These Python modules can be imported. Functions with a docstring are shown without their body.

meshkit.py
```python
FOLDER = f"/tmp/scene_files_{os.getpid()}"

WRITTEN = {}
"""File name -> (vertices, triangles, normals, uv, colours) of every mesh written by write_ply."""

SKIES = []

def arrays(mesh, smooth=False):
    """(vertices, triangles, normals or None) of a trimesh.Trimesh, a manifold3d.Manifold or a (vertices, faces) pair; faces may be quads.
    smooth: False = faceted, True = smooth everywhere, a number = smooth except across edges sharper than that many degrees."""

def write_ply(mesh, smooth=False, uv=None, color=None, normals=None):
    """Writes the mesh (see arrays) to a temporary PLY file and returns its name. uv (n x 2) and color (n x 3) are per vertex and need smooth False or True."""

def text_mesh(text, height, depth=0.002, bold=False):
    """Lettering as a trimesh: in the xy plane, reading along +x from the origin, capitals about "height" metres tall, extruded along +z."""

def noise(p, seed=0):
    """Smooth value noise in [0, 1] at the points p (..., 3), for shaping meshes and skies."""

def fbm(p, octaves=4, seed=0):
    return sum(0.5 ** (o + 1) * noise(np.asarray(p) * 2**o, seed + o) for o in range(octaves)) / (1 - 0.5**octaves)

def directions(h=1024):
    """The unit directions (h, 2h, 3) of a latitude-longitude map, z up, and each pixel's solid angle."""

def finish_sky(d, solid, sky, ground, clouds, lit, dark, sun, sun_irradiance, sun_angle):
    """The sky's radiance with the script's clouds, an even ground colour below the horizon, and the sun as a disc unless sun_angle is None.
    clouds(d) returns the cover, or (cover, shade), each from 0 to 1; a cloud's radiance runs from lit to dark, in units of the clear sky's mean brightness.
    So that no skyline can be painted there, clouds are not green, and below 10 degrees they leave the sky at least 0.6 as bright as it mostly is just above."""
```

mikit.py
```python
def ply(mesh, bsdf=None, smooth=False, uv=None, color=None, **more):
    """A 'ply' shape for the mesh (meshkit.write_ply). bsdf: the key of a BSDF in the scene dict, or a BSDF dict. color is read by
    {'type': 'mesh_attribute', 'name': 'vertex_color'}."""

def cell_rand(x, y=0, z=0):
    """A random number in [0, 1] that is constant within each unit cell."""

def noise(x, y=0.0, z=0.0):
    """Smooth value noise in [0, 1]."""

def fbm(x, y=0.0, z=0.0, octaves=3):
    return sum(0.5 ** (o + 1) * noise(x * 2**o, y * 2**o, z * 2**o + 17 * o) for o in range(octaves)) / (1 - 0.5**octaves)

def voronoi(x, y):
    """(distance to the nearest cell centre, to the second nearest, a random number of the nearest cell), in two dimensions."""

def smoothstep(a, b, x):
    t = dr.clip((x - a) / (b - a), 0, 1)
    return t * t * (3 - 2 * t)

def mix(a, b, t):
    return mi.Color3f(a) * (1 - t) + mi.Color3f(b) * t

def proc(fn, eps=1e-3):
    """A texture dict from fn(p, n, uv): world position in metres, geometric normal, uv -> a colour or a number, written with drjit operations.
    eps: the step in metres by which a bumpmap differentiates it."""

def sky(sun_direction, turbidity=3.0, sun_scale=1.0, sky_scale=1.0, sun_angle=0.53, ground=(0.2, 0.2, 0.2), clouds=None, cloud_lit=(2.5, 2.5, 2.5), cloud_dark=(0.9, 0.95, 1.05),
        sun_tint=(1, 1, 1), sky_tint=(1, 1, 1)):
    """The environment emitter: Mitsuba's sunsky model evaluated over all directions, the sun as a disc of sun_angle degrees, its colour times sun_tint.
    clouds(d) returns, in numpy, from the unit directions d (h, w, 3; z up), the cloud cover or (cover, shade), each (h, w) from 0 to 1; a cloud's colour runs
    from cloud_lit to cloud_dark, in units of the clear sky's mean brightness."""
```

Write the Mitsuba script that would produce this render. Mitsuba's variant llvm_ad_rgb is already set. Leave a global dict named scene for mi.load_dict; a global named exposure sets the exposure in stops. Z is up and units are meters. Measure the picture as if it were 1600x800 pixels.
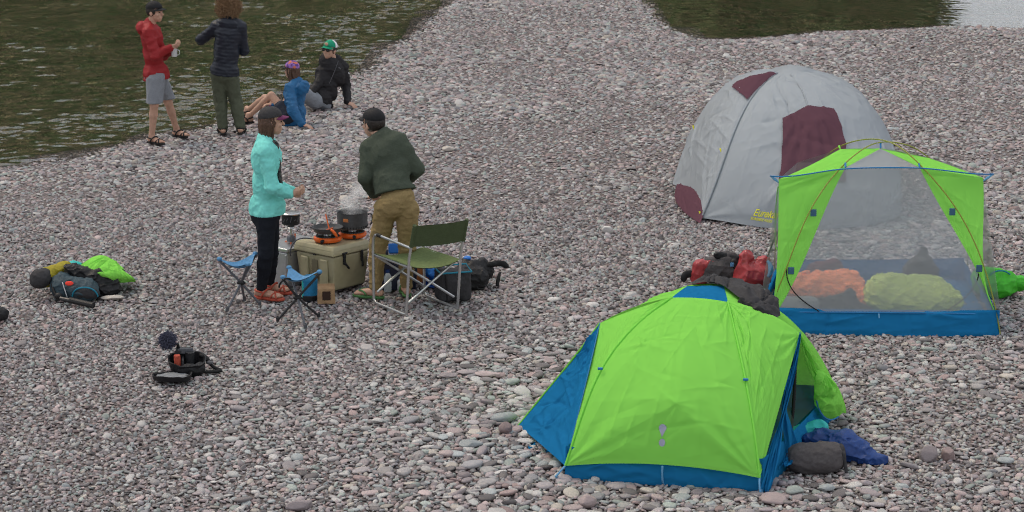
import math
import numpy as np, trimesh, shapely, mitsuba as mi, drjit as dr
import mikit, meshkit
from scipy.spatial import cKDTree

T = mi.ScalarTransform4f
RNG = np.random.default_rng(7)
scene, labels = {}, {}

# ------------------------------------------------------------------ camera, sky, exposure
EYE_H, PITCH = 4.5, math.atan(758 / 3300)           # a bridge or bank some 4.5 m above the gravel, long lens
scene['camera'] = {'type': 'perspective', 'fov': 27.254, 'fov_axis': 'x', 'near_clip': 0.5, 'far_clip': 2000.0,
                   'to_world': T().look_at(origin=[0, 0, EYE_H], target=[0, math.cos(PITCH) * 10, EYE_H - math.sin(PITCH) * 10], up=[0, 0, 1])}
scene['sky'] = mikit.sky((-0.55, 0.35, 1.0), turbidity=3, sun_scale=0.28, sun_angle=22, clouds=lambda d: 1.0,
                         cloud_lit=(2.26, 2.35, 2.52))
exposure = 1.85

# ------------------------------------------------------------------ materials
def rgb(c): return {'type': 'rgb', 'value': [float(x) for x in c]}
def mat(name, c, rough=0.6, spec=0.3, metal=0.0, **more):
    scene[name] = {'type': 'twosided', 'bsdf': {'type': 'principled', 'base_color': rgb(c) if not isinstance(c, dict) else c,
                   'roughness': rough, 'specular': spec, 'metallic': metal, **more}}
    return name
def cloth_color(c, amount=0.12, scale=60.0):
    """Cloth or worn paint: the colour with a fine mottle of its own."""
    c = [float(x) for x in c]
    def fn(p, n, uv):
        a = mikit.fbm(p.x * scale, p.y * scale, p.z * scale, 3)
        return mi.Color3f(*c) * (1 + amount * (2 * a - 1) * 1.6)
    return mikit.proc(fn)
def nylon(name, c, trans=0.5, rough=0.45, spec=0.4):
    scene[name] = {'type': 'principledthin', 'base_color': rgb(c), 'roughness': rough, 'diff_trans': trans, 'eta': 1.35}
    return name

def put(key, mesh, m, smooth=30, label=None, category=None, group=None, kind=None, **more):
    scene[key] = mikit.ply(mesh, m, smooth=smooth, **more)
    tag(key, label, category, group, kind)
    return key
def tag(key, label=None, category=None, group=None, kind=None):
    d = {k: v for k, v in (('label', label), ('category', category), ('group', group), ('kind', kind)) if v}
    if d: labels[key] = d
    return key

# ------------------------------------------------------------------ terrain: a gravel bar between two arms of a river
WATER_Z = -0.10
LEFT_WATER = [(-40, 22.0), (-12, 22.8), (-6.10, 24.9), (-5.67, 25.4), (-5.2, 26.2), (-4.72, 27.1), (-4.2, 27.6), (-3.78, 28.4), (-3.45, 29.7), (-3.18, 30.8),
              (-2.85, 31.7), (-2.52, 32.9), (-2.3, 33.9), (-2.2, 34.8), (-1.92, 37.6), (-1.6, 40.8), (-1.36, 43.2), (-1.0, 47), (-0.2, 58), (2.0, 70), (2, 400), (-400, 400), (-400, 22.0)]
RIGHT_WATER = [(2.2, 70), (2.4, 56), (2.70, 47), (2.78, 43.2), (2.87, 40.2), (3.13, 38.2), (3.4, 37.2), (4.1, 37.1), (4.96, 37.6), (5.7, 38.2), (6.4, 38.4), (7.2, 38.7), (8.06, 39.0), (9.1, 38.7),
               (9.5, 38.55), (12, 38.0), (30, 36), (400, 36), (400, 400), (2.2, 400)]
_wl = shapely.union_all([shapely.Polygon(LEFT_WATER), shapely.Polygon(RIGHT_WATER)]).buffer(0)
_edge = np.vstack([np.array([l.interpolate(s).coords[0] for s in np.arange(0, min(l.length, 400), 0.08)]) for l in
                   (shapely.LineString(LEFT_WATER[:20]), shapely.LineString(RIGHT_WATER[:18]))])
_shore = cKDTree(_edge)
def shore_distance(x, y):
    """Metres from the water's edge, positive on land; the edge wanders by a few centimetres."""
    x, y = np.asarray(x, float), np.asarray(y, float)
    d = _shore.query(np.stack([x, y], -1).reshape(-1, 2))[0].reshape(x.shape)
    w = shapely.contains_xy(_wl, x.ravel(), y.ravel()).reshape(x.shape)
    wob = 0.30 * (meshkit.fbm(np.stack([x * 1.6, y * 1.1, 0 * x], -1), 3, 3) - 0.5)
    return np.where(w, -d, d) + wob
def ground(x, y):
    x, y = np.asarray(x, float), np.asarray(y, float)
    d = shore_distance(x, y)
    P = np.stack([x, y, 0 * x], -1)
    land = -0.10 * np.exp(-np.maximum(d, 0) / 0.9) + 0.035 * (meshkit.fbm(P * 0.45, 3, 11) - 0.5)
    bed = -0.10 - 0.5 * (1 - np.exp(np.minimum(d, 0) / 2.6)) - 0.9 * (1 - np.exp(np.minimum(d, 0) / 14)) + 0.03 * (meshkit.fbm(P * 0.9, 3, 12) - 0.5)
    return np.where(d > 0, land, bed)
def gz(x, y): return float(ground(np.array([x]), np.array([y]))[0])

def grid_mesh(xs, ys, zf):
    X, Yg = np.meshgrid(xs, ys, indexing='ij')
    V = np.stack([X, Yg, zf(X, Yg)], -1).reshape(-1, 3)
    n, m = len(xs), len(ys)
    i, j = np.meshgrid(np.arange(n - 1), np.arange(m - 1), indexing='ij')
    q = np.stack([i * m + j, (i + 1) * m + j, (i + 1) * m + j + 1, i * m + j + 1], -1).reshape(-1, 4)
    return V, q
def spaced(a, b, step, far, growth=1.25):
    """Coordinates every step metres from a to b and then ever wider out to -far and far."""
    mid = list(np.arange(a, b + 1e-6, step)); s = step
    lo, hi = [], []
    while (mid[-1] + sum(hi)) < far: s *= growth; hi.append(s)
    s = step
    while (mid[0] - sum(lo)) > -far: s *= growth; lo.append(s)
    return np.array(list(mid[0] - np.cumsum(lo)[::-1]) + mid + list(mid[-1] + np.cumsum(hi)))

PEBBLES = np.array([(0.355, 0.305, 0.311), (0.300, 0.258, 0.267), (0.407, 0.327, 0.324), (0.318, 0.356, 0.332), (0.332, 0.358, 0.363), (0.445, 0.430, 0.418), (0.235, 0.215, 0.216), (0.413, 0.375, 0.335), (0.361, 0.339, 0.337),
                    (0.199, 0.179, 0.180), (0.411, 0.411, 0.400), (0.470, 0.452, 0.440), (0.318, 0.238, 0.231), (0.284, 0.276, 0.287), (0.128, 0.115, 0.116), (0.423, 0.343, 0.340), (0.353, 0.320, 0.330)])
def stone_color(p, n, uv):
    """Each stone's own tone (picked by u, nudged by v) under the mineral grain, bands and pits of river-worn argillite."""
    c = mi.Color3f(0.0)
    k = dr.floor(uv.x * len(PEBBLES))
    for i, t in enumerate(PEBBLES): c = dr.select(dr.abs(k - i) < 0.5, mi.Color3f(*[float(x) for x in t]), c)
    g = mikit.fbm(p.x * 130, p.y * 130, p.z * 130, 3)
    band = mikit.noise(p.x * 18 + uv.y * 40, p.y * 18, p.z * 60 + uv.y * 90)
    return c * (0.68 + 0.44 * uv.y) * (0.78 + 0.30 * g + 0.14 * band)
mat('river_stone', mikit.proc(stone_color), 0.58, 0.4)
mat('wet_stone', mikit.proc(lambda p, n, uv: stone_color(p, n, uv) * mi.Color3f(.50, .45, .40)), .22, .5)     # water fills the pores: darker and shiny
def sand_color(p, n, uv):
    a, b, r = mikit.voronoi(p.x * 55, p.y * 42)
    a2, b2, r2 = mikit.voronoi(p.x * 130 + 3, p.y * 110)
    c = mikit.mix((.10, .085, .082), (.25, .215, .21), r) * (0.7 + 0.5 * r2)
    return c
def sand_bump(p, n, uv):
    a, b, r = mikit.voronoi(p.x * 55, p.y * 42)
    return 0.010 * dr.minimum(b - a, 0.5) + 0.004 * mikit.fbm(p.x * 160, p.y * 160, 0, 2)
scene['fine_gravel'] = {'type': 'twosided', 'bsdf': {'type': 'bumpmap', 'scale': 1.0, 'arbitrary': mikit.proc(sand_bump, 2e-3),
                        'bsdf': {'type': 'principled', 'base_color': mikit.proc(sand_color), 'roughness': 0.8, 'specular': 0.25}}}
V, q = grid_mesh(spaced(-11, 12, 0.16, 420), spaced(11, 50, 0.16, 420), ground)
V[:, 2] -= .024
put('gravel_bar', (V, q), 'fine_gravel', smooth=True, kind='structure')

# river bed stones wear brown-green algae
def bed_color(p, n, uv):
    c = mikit.mix((.070, .066, .036), (.25, .21, .125), uv.x)
    g = mikit.fbm(p.x * 9, p.y * 9, p.z * 9, 3)
    c = mikit.mix(c, mi.Color3f(.060, .085, .035), mikit.smoothstep(.42, .62, g))
    return c * (0.6 + 0.8 * uv.y) * (0.8 + 0.4 * mikit.noise(p.x * 90, p.y * 90, p.z * 90))
mat('algae_stone', mikit.proc(bed_color), 0.8, 0.2)

# ------------------------------------------------------------------ stones
def dome(n, rings, seed):
    """A river stone's upper side and belly: flat, rounded, not quite round. Unit radius, unit height."""
    r = np.random.default_rng(seed)
    lump = 1 + 0.16 * np.sin(np.arange(n) / n * 2 * np.pi * 2 + r.uniform(0, 6)) * r.uniform(.3, 1) + r.uniform(-.10, .10, n)
    V, F = [], []
    for h, w in rings:
        a = (np.arange(n) + r.uniform(-.15, .15)) / n * 2 * np.pi
        w2 = w * (1 + (lump - 1) * min(1, w * 1.1))
        V += list(np.stack([np.cos(a) * w2, np.sin(a) * w2, np.full(n, h) + r.uniform(-.06, .06, n) * w], 1))
    V.append([r.uniform(-.15, .15), r.uniform(-.15, .15), rings[-1][0] + .10])
    top = len(V) - 1
    for k in range(len(rings) - 1):
        for i in range(n):
            a, b = k * n + i, k * n + (i + 1) % n
            F += [[a, b, b + n], [a, b + n, a + n]]
    k = (len(rings) - 1) * n
    F += [[k + i, k + (i + 1) % n, top] for i in range(n)]
    return np.array(V, float), np.array(F)
LOD = {3: [dome(12, [(-.85, .55), (-.40, .92), (.20, .99), (.66, .86), (.90, .55)], s) for s in range(10)],
       2: [dome(8, [(-.55, .8), (.0, 1.0), (.62, .72)], 20 + s) for s in range(10)],
       1: [dome(6, [(-.35, .95), (.55, .72)], 40 + s) for s in range(10)]}
def stones(x, y, size, lod, rng, flat=(.28, .55), tilt=.20, sink=.25, zf=lambda x, y: ground(x, y) - .020):
    """One mesh of many stones: their vertices, faces and per-stone uv."""
    n = len(x); z0 = zf(x, y)
    pick = rng.integers(0, 10, n); Vs, Fs, Us, at = [], [], [], 0
    a = rng.uniform(0, 2 * np.pi, n); asp = rng.uniform(.50, .95, n); fl = rng.uniform(*flat, n)
    tx, ty = rng.normal(0, tilt, n), rng.normal(0, tilt, n) - .05
    tone, nud = rng.uniform(0, .999, n), rng.uniform(0, 1, n)
    for k in range(10):
        i = np.nonzero(pick == k)[0]
        if not len(i): continue
        v, f = LOD[lod][k]
        s = size[i, None] / 2
        px, py, pz = v[None, :, 0] * s, v[None, :, 1] * s * asp[i, None], v[None, :, 2] * s * fl[i, None]
        pz = pz + px * tx[i, None] + py * ty[i, None]
        c, sn = np.cos(a[i, None]), np.sin(a[i, None])
        P = np.stack([px * c - py * sn + x[i, None], px * sn + py * c + y[i, None], pz + z0[i, None] + s * fl[i, None] * (1 - 2 * sink)], -1)
        Vs.append(P.reshape(-1, 3)); Fs.append((f[None] + (np.arange(len(i)) * len(v))[:, None, None] + at).reshape(-1, 3))
        Us.append(np.repeat(np.stack([tone[i], nud[i]], 1), len(v), 0)); at += len(i) * len(v)
    return np.vstack(Vs), np.vstack(Fs), np.vstack(Us)
def scatter(spacing, y0, y1, rng, jitter=.42, pad=.35):
    ys = np.arange(y0, y1, spacing * .9)
    P = []
    for k, yy in enumerate(ys):
        w = .2424 * yy * 1.02 + pad
        xs = np.arange(-w, w, spacing) + (k % 2) * spacing / 2
        P.append(np.stack([xs, np.full(len(xs), yy)], 1))
    P = np.vstack(P)
    return P + rng.uniform(-jitter, jitter, P.shape) * spacing
def coarse(x, y):
    """0 where the bar is fine gravel, 1 where big flat cobbles lie."""
    n = meshkit.fbm(np.stack([x * .55, y * .38, 0 * x], -1), 3, 5)
    right = 1 / (1 + np.exp(-(x - .3) * 1.1)) * np.clip((20 - y) / 5, .25, 1)
    return np.clip(.17 + .66 * right + 2.2 * (n - .5), 0, 1)
def keep(P, lo=.0):
    return P[shore_distance(P[:, 0], P[:, 1]) > lo]

# the cobbles that show largest are single stones, the rest of the gravel is one mass
rng = np.random.default_rng(21)
P = keep(scatter(.118, 12.2, 21.5, rng, .40), .3)
c = coarse(P[:, 0], P[:, 1])
P = P[rng.uniform(0, 1, len(P)) < .03 + .62 * c ** 1.6]
size = (.066 + .036 * np.clip(coarse(P[:, 0], P[:, 1]), 0, 1)) * np.exp(rng.normal(0, .25, len(P)))
CLEAR = [(1.28, 14.0, 1.15), (3.0, 17.6, 1.3), (-1.64, 18.1, .38), (-2.1, 18.5, .3), (-3.75, 17.85, .35), (-2.5, 15.3, .22), (2.25, 13.4, .3)]
ok = np.ones(len(P), bool)
for cx, cy, r in CLEAR: ok &= np.hypot(P[:, 0] - cx, P[:, 1] - cy) > r
P, size = P[ok], size[ok]
BIG_P, BIG_S = P, size
big = np.argsort(-size / P[:, 1])[:300]
for k, i in enumerate(big):
    v, f, uv = stones(P[i:i + 1, 0], P[i:i + 1, 1], size[i:i + 1], 3, rng, (.17, .32), .09, .05)
    scene['gravel_bar__cobble' + (f'_{k:03d}' if k else '')] = mikit.ply((v, f), 'river_stone', smooth=True, uv=uv)
rest = np.setdiff1d(np.arange(len(P)), big)
bits = [stones(P[rest, 0], P[rest, 1], size[rest], 2, rng, (.17, .34), .09, .08)]
tree = cKDTree(P)
def clear_of_big(Q, f=.46):
    d, i = tree.query(Q)
    return Q[d > BIG_S[i] * f]
for spacing, y0, y1, mean, sd, lod in ((.058, 12.2, 17.0, .054, .30, 2), (.058, 17.0, 24.0, .056, .32, 1), (.068, 24.0, 33.0, .068, .28, 1), (.088, 33.0, 46.0, .086, .28, 1)):
    Q = clear_of_big(keep(scatter(spacing, y0, y1, rng), -.35))
    cc = coarse(Q[:, 0], Q[:, 1])
    s = mean * (.72 + .50 * cc) * np.exp(rng.normal(0, sd, len(Q)))
    bits.append(stones(Q[:, 0], Q[:, 1], s, lod, rng, (.24, .50), .17, .22))
for spacing, y0, y1, mean, lod in ((.034, 12.2, 17.0, .028, 1), (.046, 17.0, 22.0, .036, 1)):
    Q = clear_of_big(keep(scatter(spacing, y0, y1, rng, .5), 0), .3)
    Q = Q[rng.uniform(0, 1, len(Q)) < .75]
    bits.append(stones(Q[:, 0], Q[:, 1], mean * np.exp(rng.normal(0, .25, len(Q))), lod, rng, (.5, .8), .3, .15))
def joined(bits):
    at, V, F, U = 0, [], [], []
    for v, f, u in bits: V.append(v); F.append(f + at); U.append(u); at += len(v)
    return np.vstack(V), np.vstack(F), np.vstack(U)
v, f, uv = joined(bits)
c3 = v[f].mean(1)
wet = shore_distance(c3[:, 0], c3[:, 1]) < .10 + .12 * (uv[f[:, 0], 1] - .5)
dry = f[~wet]; u_, i_ = np.unique(dry, return_inverse=True)
scene['gravel_bar__gravel'] = mikit.ply((v[u_], i_.reshape(-1, 3)), 'river_stone', smooth=True, uv=uv[u_])
u_, i_ = np.unique(f[wet], return_inverse=True)
scene['gravel_bar__wet_gravel'] = mikit.ply((v[u_], i_.reshape(-1, 3)), 'wet_stone', smooth=True, uv=uv[u_])
tag('gravel_bar__wet_gravel', kind='stuff')
tag('gravel_bar__gravel', kind='stuff')
NTRI = len(f)

# stones of the river bed, seen through the shallows
Q = scatter(.16, 23.0, 46.0, rng, .5)
d = shore_distance(Q[:, 0], Q[:, 1])
Q, d = Q[d < -.12], d[d < -.12]
v, f, uv = stones(Q[:, 0], Q[:, 1], np.minimum(.15 * np.exp(rng.normal(0, .35, len(Q))), .06 - .09 * d), 1, rng, (.3, .55), .15, .3)
scene['river_bed'] = mikit.ply((v, f), 'algae_stone', smooth=True, uv=uv)
tag('river_bed', kind='structure')
NTRI += len(f)
V, q = grid_mesh(spaced(-12, 12, .5, 420), spaced(20, 50, .5, 420), lambda x, y: np.where(shore_distance(x, y) < .0, ground(x, y) + .012, ground(x, y) - .2))
scene['river_bed__mud'] = mikit.ply((V, q), 'algae_stone', smooth=True, uv=np.tile([[.4, .4]], (len(V), 1)))

# ------------------------------------------------------------------ water, with real ripples
def wave(x, y):
    P = lambda a, b, s: np.stack([x * a, y * b, 0 * x + s], -1)
    d = shore_distance(x, y)
    run = np.where(x < 1.5, 1.0, .10)                                  # the left arm runs, the right arm is a still pool
    riffle = np.where(x < 1.5, np.exp(-((d + 1.0) / 1.2) ** 2), 0)     # water breaks over the shallows along the shore
    n = meshkit.fbm(P(.55, .38, 7), 2, 35)
    riffle = riffle * np.clip(2.6 * (n - .28), .25, 1) + np.where(x < 1.5, np.clip(3.2 * (meshkit.fbm(P(.8, .7, 9), 2, 36) - .64), 0, .7), 0)
    w = .038 * (meshkit.fbm(P(1.5, 1.3, 1), 2, 31) - .5) + .023 * (meshkit.fbm(P(2.8, 6.0, 2), 2, 32) - .5)
    fine = meshkit.fbm(P(7.0, 13.5, 3), 2, 33) - .5
    return WATER_Z + run * w + (run * .008 + .058 * riffle) * fine
xs, ys = spaced(-11.5, 11.5, .042, 420, 1.5), spaced(22, 46, .055, 420, 1.5)
V, q = grid_mesh(xs, ys, wave)
dw = shore_distance(V[:, 0], V[:, 1])
keepv = dw < .45
q = q[keepv[q].all(1)]
used, inv = np.unique(q, return_inverse=True)
V, q = V[used], inv.reshape(-1, 4)
scene['clear_water'] = {'type': 'dielectric', 'int_ior': 1.33, 'ext_ior': 1.0}
put('river_water', (V, q), 'clear_water', smooth=True, kind='structure')
NTRI += 2 * len(q)

# ------------------------------------------------------------------ the far bank and its forest, which the water mirrors
def bank_height(x, y):
    d = np.maximum(y - (84 + 4 * np.sin(x * .05)), 0)
    low = 1 / (1 + np.exp((x - 16.2 - .19 * (y - 84)) / 1.2)) + 1 / (1 + np.exp(-(x - 52) / 3))        # the valley opens on the right
    return -1.5 + 2.2 * np.minimum(d / 4, 1) * np.clip(low, .0, 1) + .42 * np.maximum(d - 4, 0) * np.clip(low, 0, 1) * np.minimum(1, 60 / np.maximum(d, 60))
mat('forest_floor', (.045, .055, .025), .9, .1)
V, q = grid_mesh(np.linspace(-160, 160, 81), np.linspace(80, 200, 41), bank_height)
put('far_bank', (V, q), 'forest_floor', smooth=True, kind='structure')
def conifer(h, r, rng):
    V, F = [], []
    def tri(a, b, c):
        F.append([len(V), len(V) + 1, len(V) + 2]); V.extend([a, b, c])
    tiers = 13
    for k in range(tiers):
        t = k / tiers; z = h * (.10 + .88 * t); rr = r * (1 - t) ** .85 + .15
        n = 9
        for j in range(n):
            a = (j + rng.uniform(0, 1)) / n * 2 * np.pi; L = rr * rng.uniform(.7, 1.15); w = rr * .34
            c, s = np.cos(a), np.sin(a)
            tip = np.array([c * L, s * L, z - L * .42]); root = np.array([0, 0, z + .06 * h])
            sd = np.array([-s * w, c * w, 0]); m = root * .45 + tip * .55
            tri(root, m + sd - [0, 0, .25], tip); tri(root, tip, m - sd - [0, 0, .25])
    for j in range(5):
        a, b = j / 5 * 2 * np.pi, (j + 1) / 5 * 2 * np.pi; w = .022 * h
        tri(np.array([np.cos(a) * w, np.sin(a) * w, -1]), np.array([np.cos(b) * w, np.sin(b) * w, -1]), np.array([0, 0, h * .9]))
    return np.array(V), np.array(F)
rng = np.random.default_rng(5); bits = []
tries = [conifer(1.0 * 20, 3.4, rng) for _ in range(6)]
for _ in range(900):
    x, y = rng.uniform(-75, 62), 85 + 45 * rng.uniform(0, 1) ** 1.6
    if 15.9 + .19 * (y - 84) < x < 52: continue
    v, f = tries[rng.integers(6)]; s = rng.uniform(.6, 1.15); a = rng.uniform(0, 6.28)
    R = np.array([[np.cos(a), -np.sin(a), 0], [np.sin(a), np.cos(a), 0], [0, 0, 1]])
    bits.append((v @ R.T * s + [x, y, float(bank_height(np.array(x), np.array(y)))], f, np.zeros((len(v), 2))))
v, f, _ = joined(bits)
def spruce_color(p, n, uv):
    a = mikit.noise(p.x * .33, p.y * .33, 0); b = mikit.fbm(p.x * 1.3, p.y * 1.3, p.z * .9, 2)
    return mikit.mix((.028, .050, .020), (.105, .125, .045), mikit.smoothstep(.25, .8, a)) * (.55 + .9 * b)
mat('spruce', mikit.proc(spruce_color), .8, .2)
put('far_forest', (v, f), 'spruce', smooth=False, kind='stuff', label='dark conifers crowding the far bank, mirrored in the river', category='forest')
NTRI += len(f)

# ------------------------------------------------------------------ bodies, clothes and soft things: rounded volumes melted together
def cone(a, b, ra, rb): return ('cone', np.asarray(a, float), np.asarray(b, float), float(ra), float(rb))
def blob(c, r, R=None): return ('blob', np.asarray(c, float), np.asarray(r, float) * np.ones(3), R)
def cut(point, normal): return ('cut', np.asarray(point, float), np.asarray(normal, float) / np.linalg.norm(normal))
def axes(x=None, z=None):
    """A frame from a forward and an up direction: columns forward, left, up."""
    z = np.asarray(z if z is not None else [0, 0, 1], float); z = z / np.linalg.norm(z)
    x = np.asarray(x, float); x = x - z * (x @ z); x /= np.linalg.norm(x)
    return np.stack([x, np.cross(z, x), z], 1)
def melt(prims, h=.012, k=.02, wrinkle=0.0, wscale=(9, 9, 9), seed=0, extra=None):
    """The surface round the volumes, blended over k metres; 'cut' removes what lies on its normal's side; wrinkles move the surface."""
    ext = []
    for p in prims:
        if p[0] == 'cone': ext += [np.minimum(p[1], p[2]) - max(p[3:]), np.maximum(p[1], p[2]) + max(p[3:])]
        elif p[0] == 'blob': ext += [p[1] - p[2].max(), p[1] + p[2].max()]
    lo, hi = np.min(ext, 0) - 3 * h - wrinkle, np.max(ext, 0) + 3 * h + wrinkle
    n = np.ceil((hi - lo) / h).astype(int) + 1
    D = np.full(n, 1.0)
    ax = [lo[i] + h * np.arange(n[i]) for i in range(3)]
    for p in prims:
        if p[0] == 'cut': continue
        m = k + 4 * h + wrinkle
        if p[0] == 'cone': a, b = np.minimum(p[1], p[2]) - max(p[3:]) - m, np.maximum(p[1], p[2]) + max(p[3:]) + m
        else: a, b = p[1] - p[2].max() - m, p[1] + p[2].max() + m
        i0, i1 = np.maximum(np.floor((a - lo) / h).astype(int), 0), np.minimum(np.ceil((b - lo) / h).astype(int) + 1, n)
        sl = tuple(slice(x, y) for x, y in zip(i0, i1))
        X = np.stack(np.meshgrid(*[ax[i][sl[i]] for i in range(3)], indexing='ij'), -1)
        if p[0] == 'cone':
            ab = p[2] - p[1]; t = np.clip((X - p[1]) @ ab / (ab @ ab + 1e-12), 0, 1)
            d = np.linalg.norm(X - p[1] - t[..., None] * ab, axis=-1) - (p[3] + (p[4] - p[3]) * t)
        else:
            q = X - p[1]
            if p[3] is not None: q = q @ p[3]
            e = np.linalg.norm(q / p[2], axis=-1); g = np.linalg.norm(q / p[2] ** 2, axis=-1)
            d = e * (e - 1) / np.maximum(g, 1e-9)
        cur = D[sl]; hh = np.clip(.5 + .5 * (cur - d) / k, 0, 1)
        D[sl] = cur + (d - cur) * hh - k * hh * (1 - hh)
    X = np.stack(np.meshgrid(*ax, indexing='ij'), -1)
    if wrinkle:
        near = np.abs(D) < 4 * h + 2 * wrinkle
        P = X[near] * wscale + seed
        r = 1 - np.abs(2 * meshkit.fbm(P, 2, seed) - 1)
        r2 = 1 - np.abs(2 * meshkit.fbm(P * 2.1 + 5, 2, seed + 3) - 1)
        D[near] -= wrinkle * (1.1 * r ** 4 - .45 + .7 * r2 ** 5)
    if extra is not None:
        near = np.abs(D) < 6 * h
        D[near] += extra(X[near])
    for p in prims:
        if p[0] == 'cut': D = np.maximum(D, (X - p[1]) @ p[2])
    return nets(D, lo, h)
def nets(D, lo, h):
    """Surface nets: the zero surface of the field D as quads."""
    s = D < 0
    c = [s[i:s.shape[0] - 1 + i, j:s.shape[1] - 1 + j, l:s.shape[2] - 1 + l] for i in (0, 1) for j in (0, 1) for l in (0, 1)]
    tot = sum(x.astype(np.int8) for x in c); act = (tot > 0) & (tot < 8)
    idx = np.full(act.shape, -1); idx[act] = np.arange(act.sum())
    I = np.argwhere(act); acc = np.zeros((len(I), 3)); cnt = np.zeros(len(I))
    off = [(i, j, l) for i in (0, 1) for j in (0, 1) for l in (0, 1)]
    for a in off:
        for ax in range(3):
            if a[ax]: continue
            b = list(a); b[ax] = 1
            da, db = D[tuple((I + a).T)], D[tuple((I + b).T)]
            w = (da < 0) != (db < 0)
            t = np.where(w, da / np.where(w, da - db, 1), 0)
            p = np.broadcast_to(np.array(a, float), (len(I), 3)).copy(); p[:, ax] = t
            acc += p * w[:, None]; cnt += w
    V = lo + h * (I + acc / np.maximum(cnt, 1)[:, None])
    F = []
    for ax in range(3):
        u, v = (ax + 1) % 3, (ax + 2) % 3
        A = [slice(1, -1)] * 3; A[ax] = slice(0, -1); B = list(A); B[ax] = slice(1, None)
        e = np.argwhere(s[tuple(A)] != s[tuple(B)])
        if not len(e): continue
        o = np.ones(3, int); o[ax] = 0; e = e + o
        inside = s[tuple(e.T)]
        du, dv = np.zeros(3, int), np.zeros(3, int); du[u] = 1; dv[v] = 1
        q = np.stack([idx[tuple((e - du - dv).T)], idx[tuple((e - dv).T)], idx[tuple(e.T)], idx[tuple((e - du).T)]], 1)
        q = np.where(inside[:, None], q, q[:, ::-1]); F.append(q[(q >= 0).all(1)])
    return V, np.vstack(F)

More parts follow.
